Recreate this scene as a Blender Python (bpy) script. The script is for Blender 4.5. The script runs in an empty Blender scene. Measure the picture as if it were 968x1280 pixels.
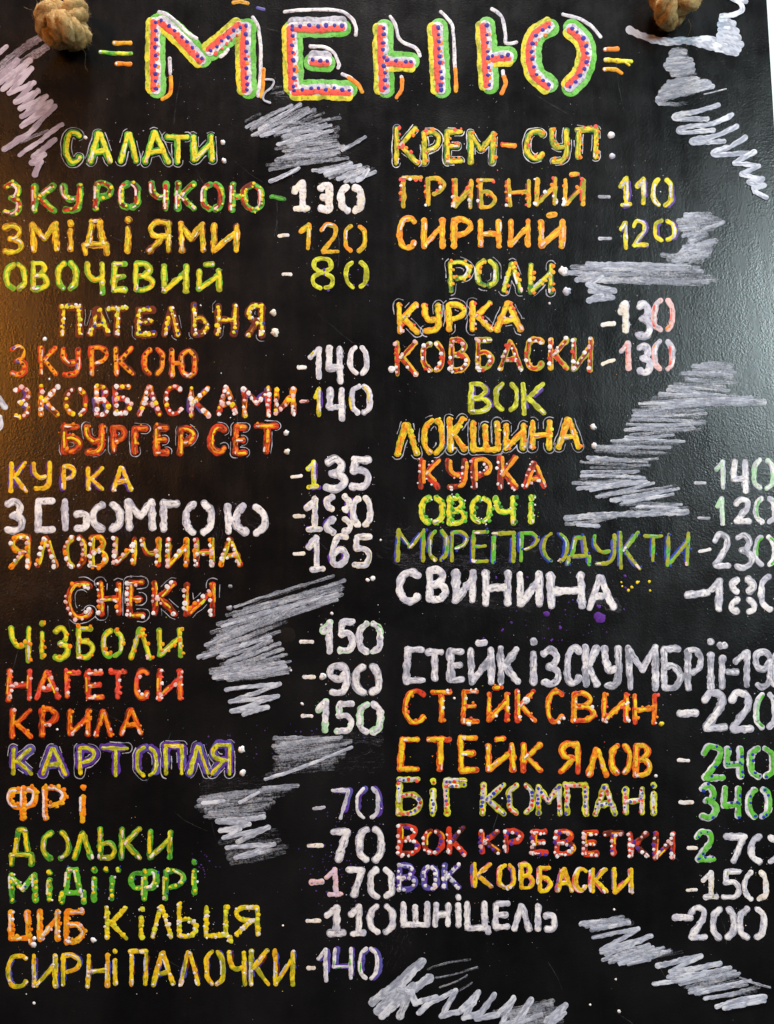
import bpy, math, random
from mathutils import Vector
random.seed(7)
R = math.radians
scene = bpy.context.scene
col = scene.collection

# ------------------------------------------------------------------ camera
F, CX, CY, D, PITCH = 1100.0, 484.0, 640.0, 0.55, R(7.3)
cam = bpy.data.cameras.new('camera'); camo = bpy.data.objects.new('camera', cam); col.objects.link(camo)
cam.sensor_fit = 'VERTICAL'; cam.sensor_height = 24.0; cam.lens = F/1280*24.0
cam.clip_start = 0.01; cam.clip_end = 50
camo.location = (0, -D, 0); camo.rotation_euler = (R(90)+PITCH, 0, 0)
scene.camera = camo

# ------------------------------------------------------------------ light
world = bpy.data.worlds.new('World'); scene.world = world; world.use_nodes = True
bg = world.node_tree.nodes['Background']; bg.inputs[0].default_value = (0.75, 0.85, 1, 1); bg.inputs[1].default_value = 0.05

def area(name, loc, target, size, power, color, sy=None):
    l = bpy.data.lights.new(name, 'AREA'); l.energy = power; l.color = color; l.size = size
    if sy: l.shape = 'RECTANGLE'; l.size_y = sy
    o = bpy.data.objects.new(name, l); col.objects.link(o); o.location = loc
    d = Vector(target)-Vector(loc); o.rotation_euler = d.to_track_quat('-Z', 'Y').to_euler()
    return o
area('overhead_fill', (0.05, -1.0, 3.3), (0, 0, 0), 0.6, 172, (1.0, 0.975, 0.95))  # added main light for the lettering, set high to keep its sheen off the board
area('window_lamp', (1.10, -1.30, 0.66), (0.2, 0, 0.1), 0.40, 25, (0.80, 0.97, 1.0), 0.5)
area('warm_bulb', (-1.14, -1.35, 0.64), (-.2, 0, 0.1), 0.28, 14.5, (1.0, 0.34, 0.035), 0.6)
vs = scene.view_settings
vs.view_transform = 'Standard'; vs.look = 'None'; vs.exposure = 0.0; vs.gamma = 1.0; vs.use_curve_mapping = False

# ------------------------------------------------------------------ maths
def W(px, py, h=0.0):
    """a drawing point on the board face (traced at 0.5 mm per unit); h = height above the face in mm"""
    u, v = px-CX, CY-py
    t = D/(F*math.cos(PITCH)-v*math.sin(PITCH))
    return (u*t, -h*0.001, t*(v*math.cos(PITCH)+F*math.sin(PITCH)))
def lin(c):
    c = c/255.0
    return c/12.92 if c <= 0.04045 else ((c+0.055)/1.055)**2.4
def rgb(r, g, b): return (lin(r), lin(g), lin(b))
def vnoise(x, seed):
    i = math.floor(x); f = x-i
    def h(k):
        n = math.sin(k*127.1+seed*311.7)*43758.5453
        return n-math.floor(n)
    f = f*f*(3-2*f)
    return h(i)*(1-f)+h(i+1)*f

# ------------------------------------------------------------------ materials
def mat(name):
    m = bpy.data.materials.new(name); m.use_nodes = True
    nt = m.node_tree; return m, nt, nt.nodes, nt.links, nt.nodes['Principled BSDF']
def ramp(n, stops):
    r = n.new('ShaderNodeValToRGB'); e = r.color_ramp.elements
    e[0].position, e[0].color = stops[0][0], (*stops[0][1], 1) if len(stops[0][1]) == 3 else stops[0][1]
    e[1].position, e[1].color = stops[1][0], (*stops[1][1], 1)
    for p, c in stops[2:]:
        k = e.new(p); k.color = (*c, 1)
    return r
def noise(n, l, vec, scale, detail=3, rough=.5):
    t = n.new('ShaderNodeTexNoise'); t.inputs['Scale'].default_value = scale
    t.inputs['Detail'].default_value = detail; t.inputs['Roughness'].default_value = rough
    if vec is not None: l.new(vec, t.inputs['Vector'])
    return t

# board: black vinyl-coated hardboard with a pebbled grain, wiped smudges and chalk dust
M_board, nt, n, l, p = mat('pebbled_black_vinyl')
tc = n.new('ShaderNodeTexCoord'); ob = tc.outputs['Object']
v1 = n.new('ShaderNodeTexVoronoi'); v1.inputs['Scale'].default_value = 1050; v1.feature = 'SMOOTH_F1'
l.new(ob, v1.inputs['Vector'])
n1 = noise(n, l, ob, 620, 4, .6); n2 = noise(n, l, ob, 38, 5, .6); n3 = noise(n, l, ob, 9, 5, .65)
mp = n.new('ShaderNodeMapping'); mp.inputs['Scale'].default_value = (160, 1, 22); mp.inputs['Rotation'].default_value = (0, R(22), 0)
l.new(ob, mp.inputs['Vector']); n4 = noise(n, l, mp.outputs[0], 1.0, 4, .6)
ad = n.new('ShaderNodeMath'); ad.operation = 'MULTIPLY_ADD'; ad.inputs[1].default_value = 0.9
l.new(v1.outputs['Distance'], ad.inputs[0]); l.new(n1.outputs['Fac'], ad.inputs[2])
ad2 = n.new('ShaderNodeMath'); ad2.operation = 'MULTIPLY_ADD'; ad2.inputs[1].default_value = 0.8
l.new(n4.outputs['Fac'], ad2.inputs[0]); l.new(ad.outputs[0], ad2.inputs[2])
bp = n.new('ShaderNodeBump'); bp.inputs['Strength'].default_value = 0.24; bp.inputs['Distance'].default_value = 0.0003
l.new(ad2.outputs[0], bp.inputs['Height']); l.new(bp.outputs[0], p.inputs['Normal'])
r3 = ramp(n, [(0.42, (.0025, .0023, .0024)), (0.75, (.009, .0085, .009))]); l.new(n3.outputs['Fac'], r3.inputs[0])
n5 = noise(n, l, ob, 900, 2, .6); r5 = ramp(n, [(0.69, (0, 0, 0)), (0.80, (1, 1, 1))]); l.new(n5.outputs['Fac'], r5.inputs[0])
r6 = ramp(n, [(0.42, (0, 0, 0)), (0.70, (.22, .22, .22))]); l.new(n2.outputs['Fac'], r6.inputs[0])
mm = n.new('ShaderNodeMath'); mm.operation = 'MULTIPLY'; l.new(r5.outputs[0], mm.inputs[0]); l.new(r6.outputs[0], mm.inputs[1])
mx = n.new('ShaderNodeMixRGB'); l.new(mm.outputs[0], mx.inputs[0]); l.new(r3.outputs[0], mx.inputs[1]); mx.inputs[2].default_value = (.35, .34, .36, 1)
l.new(mx.outputs[0], p.inputs['Base Color'])
r7 = ramp(n, [(0.36, (.20, .20, .20)), (0.66, (.33, .33, .33))]); mp2 = n.new('ShaderNodeMapping'); mp2.inputs['Scale'].default_value = (95, 1, 14); mp2.inputs['Rotation'].default_value = (0, R(9), 0); l.new(ob, mp2.inputs['Vector'])
n8 = noise(n, l, mp2.outputs[0], 1.0, 4, .65); a8 = n.new('ShaderNodeMixRGB'); a8.inputs[0].default_value = .4
l.new(n2.outputs['Fac'], a8.inputs[1]); l.new(n8.outputs['Fac'], a8.inputs[2]); l.new(a8.outputs[0], r7.inputs[0]); l.new(r7.outputs[0], p.inputs['Roughness'])
p.inputs['Specular IOR Level'].default_value = 0.42

# marker paint: colour comes from the pigment painted on each stroke
M_paint, nt, n, l, p = mat('paint_marker')
at = n.new('ShaderNodeAttribute'); at.attribute_name = 'pigment'
tc = n.new('ShaderNodeTexCoord'); na = noise(n, l, tc.outputs['Object'], 520, 3, .6); nb = noise(n, l, tc.outputs['Object'], 1900, 2, .5)
ra = ramp(n, [(0.31, (.36, .34, .34)), (0.43, (.84, .84, .84)), (0.60, (1, 1, 1))]); l.new(na.outputs['Fac'], ra.inputs[0])
mu = n.new('ShaderNodeMixRGB'); mu.blend_type = 'MULTIPLY'; mu.inputs[0].default_value = 1
l.new(at.outputs['Color'], mu.inputs[1]); l.new(ra.outputs[0], mu.inputs[2])
nc = noise(n, l, tc.outputs['Object'], 140, 3, .6); rc = ramp(n, [(0.32, (.74, .73, .74)), (0.58, (1, 1, 1))]); l.new(nc.outputs['Fac'], rc.inputs[0])
mu2 = n.new('ShaderNodeMixRGB'); mu2.blend_type = 'MULTIPLY'; mu2.inputs[0].default_value = 1; l.new(mu.outputs[0], mu2.inputs[1]); l.new(rc.outputs[0], mu2.inputs[2]); l.new(mu2.outputs[0], p.inputs['Base Color'])
p.inputs['Roughness'].default_value = 0.5; p.inputs['Specular IOR Level'].default_value = 0.3
ba = n.new('ShaderNodeMath'); ba.operation = 'ADD'; l.new(na.outputs['Fac'], ba.inputs[0]); l.new(nb.outputs['Fac'], ba.inputs[1])
bp = n.new('ShaderNodeBump'); bp.inputs['Strength'].default_value = .22; bp.inputs['Distance'].default_value = .0002
l.new(ba.outputs[0], bp.inputs['Height']); l.new(bp.outputs[0], p.inputs['Normal'])

# dry marker scribbles: streaks that let the black show through
M_dry, nt, n, l, p = mat('dry_marker')
at = n.new('ShaderNodeAttribute'); at.attribute_name = 'pigment'
uv = n.new('ShaderNodeUVMap'); uv.uv_map = 'stroke'
mp = n.new('ShaderNodeMapping'); mp.inputs['Scale'].default_value = (0.045, 3.6, 1); l.new(uv.outputs[0], mp.inputs['Vector'])
ns = noise(n, l, mp.outputs[0], 1.0, 4, .65)
tc = n.new('ShaderNodeTexCoord'); ng = noise(n, l, tc.outputs['Object'], 800, 3, .6)
s1 = n.new('ShaderNodeMath'); s1.operation = 'MULTIPLY_ADD'; s1.inputs[1].default_value = .55
s0 = n.new('ShaderNodeMath'); s0.operation = 'MULTIPLY'; s0.inputs[1].default_value = 1.6; l.new(ns.outputs['Fac'], s0.inputs[0])
l.new(ng.outputs['Fac'], s1.inputs[0]); l.new(s0.outputs[0], s1.inputs[2])        # 0.2 .. 1.2 around 0.72
s2 = n.new('ShaderNodeMath'); s2.operation = 'MULTIPLY_ADD'; s2.inputs[1].default_value = 1.25; s2.inputs[2].default_value = -1.02
l.new(at.outputs['Alpha'], s2.inputs[0])
s3 = n.new('ShaderNodeMath'); s3.operation = 'ADD'; l.new(s1.outputs[0], s3.inputs[0]); l.new(s2.outputs[0], s3.inputs[1])
mr = n.new('ShaderNodeMapRange'); mr.inputs['From Min'].default_value = .62; mr.inputs['From Max'].default_value = 1.12
l.new(s3.outputs[0], mr.inputs['Value']); l.new(mr.outputs[0], p.inputs['Alpha'])
l.new(at.outputs['Color'], p.inputs['Base Color']); p.inputs['Roughness'].default_value = .6; p.inputs['Specular IOR Level'].default_value = .25

M_jute, nt, n, l, p = mat('jute_fibre')
tc = n.new('ShaderNodeTexCoord'); na = noise(n, l, tc.outputs['Object'], 260, 5, .7); nb = noise(n, l, tc.outputs['Object'], 1300, 3, .7)
ra = ramp(n, [(0.28, rgb(158, 112, 62)), (0.5, rgb(212, 176, 118)), (0.72, rgb(238, 212, 160))]); l.new(na.outputs['Fac'], ra.inputs[0])
rb = ramp(n, [(0.3, (.68, .62, .55)), (0.6, (1, 1, 1))]); l.new(nb.outputs['Fac'], rb.inputs[0])
mu = n.new('ShaderNodeMixRGB'); mu.blend_type = 'MULTIPLY'; mu.inputs[0].default_value = 1
l.new(ra.outputs[0], mu.inputs[1]); l.new(rb.outputs[0], mu.inputs[2]); l.new(mu.outputs[0], p.inputs['Base Color'])
p.inputs['Roughness'].default_value = .85; p.inputs['Specular IOR Level'].default_value = .1
bp = n.new('ShaderNodeBump'); bp.inputs['Strength'].default_value = 1.0; bp.inputs['Distance'].default_value = .0014
l.new(nb.outputs['Fac'], bp.inputs['Height']); l.new(bp.outputs[0], p.inputs['Normal'])

M_wall, nt, n, l, p = mat('white_wall_paint')
tc = n.new('ShaderNodeTexCoord'); na = noise(n, l, tc.outputs['Object'], 60, 5, .6)
ra = ramp(n, [(0.3, rgb(222, 230, 222)), (0.7, rgb(240, 244, 238))]); l.new(na.outputs['Fac'], ra.inputs[0]); l.new(ra.outputs[0], p.inputs['Base Color'])
bp = n.new('ShaderNodeBump'); bp.inputs['Strength'].default_value = .3; bp.inputs['Distance'].default_value = .001
l.new(na.outputs['Fac'], bp.inputs['Height']); l.new(bp.outputs[0], p.inputs['Normal']); p.inputs['Roughness'].default_value = .7

M_hole, nt, n, l, p = mat('raw_hardboard_edge')
p.inputs['Base Color'].default_value = (.02, .013, .009, 1); p.inputs['Roughness'].default_value = .8

# ------------------------------------------------------------------ structure
def mesh_obj(name, verts, faces, m, parent=None, smooth=False):
    me = bpy.data.meshes.new(name); me.from_pydata(verts, [], faces); me.materials.append(m)
    if smooth: me.polygons.foreach_set('use_smooth', [True]*len(me.polygons))
    me.update()
    o = bpy.data.objects.new(name, me); col.objects.link(o)
    if parent: o.parent = parent
    return o
wv = [(-.9, .014, -.9), (.9, .014, -.9), (.9, .014, .95), (-.9, .014, .95), (-.9, .05, -.9), (.9, .05, -.9), (.9, .05, .95), (-.9, .05, .95)]
wall = mesh_obj('wall', wv, [(0, 1, 2, 3), (5, 4, 7, 6), (1, 5, 6, 2), (4, 0, 3, 7), (3, 2, 6, 7), (4, 5, 1, 0)], M_wall)
wall['kind'] = 'structure'

board = bpy.data.objects.new('menu_board', None); col.objects.link(board)
board.empty_display_size = .05
board['label'] = 'black menu board hand-lettered with a dish list and prices in bright paint markers'
board['category'] = 'menu board'
XR = W(959, 0)[0]; XL = W(-16, -52)[0]; ZT = W(484, -52)[2]; ZB = W(484, 1330)[2]
def rounded_slab(x0, x1, z0, z1, y0, y1, r, b):
    """front face at y0 (towards the viewer), back at y1, rounded corners, bevelled front edge"""
    def loop(inset, y):
        pts = []
        for cx, cz, a0 in ((x1-r, z1-r, 0), (x0+r, z1-r, 90), (x0+r, z0+r, 180), (x1-r, z0+r, 270)):
            for k in range(9):
                a = R(a0+k*90/8); pts.append((cx+(r-inset)*math.cos(a), y, cz+(r-inset)*math.sin(a)))
        return pts
    L = [loop(b, y0), loop(b*.3, y0+b*.3), loop(0, y0+b), loop(0, y1)]
    N = len(L[0]); v = [q for lp in L for q in lp]
    f = [tuple(range(N))[::-1], tuple(range(3*N, 4*N))]
    for k in range(3):
        for i in range(N):
            j = (i+1) % N; f.append((k*N+i, k*N+j, (k+1)*N+j, (k+1)*N+i))
    return v, f
v, f = rounded_slab(XL, XR, ZB, ZT, 0, .006, .006, .0006)
panel = mesh_obj('panel', v, f, M_board, board)

# ------------------------------------------------------------------ strokes
def resample(pts, step):
    out = [pts[0]]; acc = 0.0
    for a, b in zip(pts, pts[1:]):
        d = math.dist(a, b)
        if d < 1e-6: continue
        k = step-acc
        while k <= d:
            out.append((a[0]+(b[0]-a[0])*k/d, a[1]+(b[1]-a[1])*k/d)); k += step
        acc = (acc+d) % step if step > 0 else 0
    if math.dist(out[-1], pts[-1]) > step*.3: out.append(pts[-1])
    if len(out) < 2: out.append((pts[-1][0]+.01, pts[-1][1]))
    return out
def smooth(pts, k=7):
    if len(pts) < 3: return pts
    P = [pts[0]]+list(pts)+[pts[-1]]; out = []
    for i in range(1, len(P)-2):
        a, b, c, d = P[i-1:i+3]
        for j in range(k):
            t = j/k
            out.append(tuple(.5*(2*b[q]+(c[q]-a[q])*t+(2*a[q]-5*b[q]+4*c[q]-d[q])*t*t+(3*b[q]-a[q]-3*c[q]+d[q])*t**3) for q in (0, 1)))
    out.append(pts[-1]); return out
def mixc(cols, t):
    if len(cols) == 1: return cols[0]
    t = max(0, min(.9999, t))*(len(cols)-1); i = int(t); f = t-i
    f = max(0, min(1, (f-.5)*2.6+.5))
    return tuple(cols[i][q]*(1-f)+cols[i+1][q]*f for q in range(3))

class Paint:
    def __init__(s): s.v = []; s.f = []; s.c = []; s.uv = []
    def ribbon(s, pts, w, cols, z=0.0, h=.35, alpha=1.0, rag=.16, step=1.5, wob=.35, fade=None, sharp=False):
        pts = resample(pts, step); n = len(pts)
        sd = random.random()*1000; cs = random.random()
        # rounded caps
        def unit(a, b):
            d = math.dist(a, b) or 1; return ((b[0]-a[0])/d, (b[1]-a[1])/d)
        t0 = unit(pts[min(2, n-1)], pts[0]); t1 = unit(pts[max(0, n-3)], pts[-1])
        r = w/2
        caps = [(1.0, .05), (.93, .42), (.72, .72), (.4, .93)]
        P = [((pts[0][0]+t0[0]*r*a), (pts[0][1]+t0[1]*r*a), b) for a, b in caps]
        P += [(q[0], q[1], 1.0) for q in pts]
        P += [((pts[-1][0]+t1[0]*r*a), (pts[-1][1]+t1[1]*r*a), b) for a, b in caps[::-1]]
        N = len(P); base = len(s.v); K = 7
        prof = [(-1, 0), (-.82, .62), (-.45, .95), (0, 1), (.45, .95), (.82, .62), (1, 0)]
        dist = 0
        for i in range(N):
            a = P[max(0, i-1)]; b = P[min(N-1, i+1)]
            tx, ty = unit(a, b); nx, ny = -ty, tx
            if i: dist += math.dist(P[i][:2], P[i-1][:2])
            ww = r*P[i][2]*(1+rag*.8*(vnoise(dist*.16, sd)-.5)*2)
            ox = wob*(vnoise(dist*.12, sd+5)-.5)*2; hh = h*P[i][2]
            wl = 1+rag*.8*(vnoise(dist*.28, sd+9)-.5)*2; wr = 1+rag*.8*(vnoise(dist*.28, sd+13)-.5)*2
            al = alpha
            if fade: al = alpha*(1-fade*(i/N)**1.5)
            for k, (q, e) in enumerate(prof):
                side = ww*(wl if q < 0 else wr)*q+ox
                s.v.append(W(P[i][0]+nx*side, P[i][1]+ny*side, z+.04+hh*e*(1+.15*(vnoise(dist*.35+k*3.1, sd+2)-.5))))
                t = .6*vnoise(dist*.085+cs*9, sd+20)+.4*vnoise(dist*.16+k*1.3, sd+31)
                c = mixc(cols, (t-.5)*2.1+.5); s.c.append((*c, al)); s.uv.append((dist, q*ww*.5+sd))
        for i in range(N-1):
            for k in range(K-1):
                a = base+i*K+k; s.f.append((a, a+1, a+K+1, a+K))
    def dot(s, x, y, r, c, z=.3, h=.5, seg=9):
        base = len(s.v); sd = random.random()*99
        rings = [(1, 0), (.8, .6), (.45, .92)]
        for q, e in rings:
            for k in range(seg):
                a = 2*math.pi*k/seg; rr = r*q*(1+.5*(vnoise(k*.9, sd)-.5))
                s.v.append(W(x+rr*math.cos(a), y+rr*math.sin(a), z+h*e)); s.c.append((*c, 1)); s.uv.append((0, 0))
        s.v.append(W(x, y, z+h)); s.c.append((*c, 1)); s.uv.append((0, 0))
        for j in range(2):
            for k in range(seg):
                m = (k+1) % seg; s.f.append((base+j*seg+k, base+j*seg+m, base+(j+1)*seg+m, base+(j+1)*seg+k))
        for k in range(seg): s.f.append((base+2*seg+k, base+2*seg+(k+1) % seg, base+3*seg))
    def speck(s, x, y, r, c, z=.03):
        base = len(s.v)
        for k in range(5):
            a = 2*math.pi*k/5+x; rr = r*random.uniform(.6, 1.2)
            s.v.append(W(x+rr*math.cos(a), y+rr*math.sin(a), z)); s.c.append((*c, 1)); s.uv.append((0, 0))
        s.v.append(W(x, y, z+min(.12, r*.12))); s.c.append((*c, 1)); s.uv.append((0, 0))
        for k in range(5): s.f.append((base+k, base+(k+1) % 5, base+5))
    def build(s, name, m, parent):
        if not s.v: return None
        me = bpy.data.meshes.new(name); me.from_pydata(s.v, [], s.f); me.materials.append(m)
        me.polygons.foreach_set('use_smooth', [True]*len(me.polygons))
        ca = me.color_attributes.new('pigment', 'FLOAT_COLOR', 'POINT')
        ca.data.foreach_set('color', [x for c in s.c for x in c])
        if m is M_dry:
            uvl = me.uv_layers.new(name='stroke'); idx = [0]*len(me.loops); me.loops.foreach_get('vertex_index', idx)
            uvl.data.foreach_set('uv', [x for i in idx for x in s.uv[i]])
        me.update()
        o = bpy.data.objects.new(name, me); col.objects.link(o); o.parent = parent
        return o

# ------------------------------------------------------------------ pigments
G, DG, PG = rgb(96, 186, 52), rgb(58, 130, 48), rgb(176, 222, 178)
LY, Y, AM, OL = rgb(224, 230, 60), rgb(244, 216, 34), rgb(238, 178, 34), rgb(166, 168, 34)
O, RR, RP, BR = rgb(248, 142, 24), rgb(214, 62, 30), rgb(244, 92, 74), rgb(104, 38, 18)
WH, PK, LI, PU, BL = rgb(240, 238, 240), rgb(236, 192, 190), rgb(196, 196, 212), rgb(92, 54, 158), rgb(40, 60, 172)
CR, GY, VI = rgb(240, 230, 214), rgb(150, 152, 165), rgb(92, 88, 170)

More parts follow.
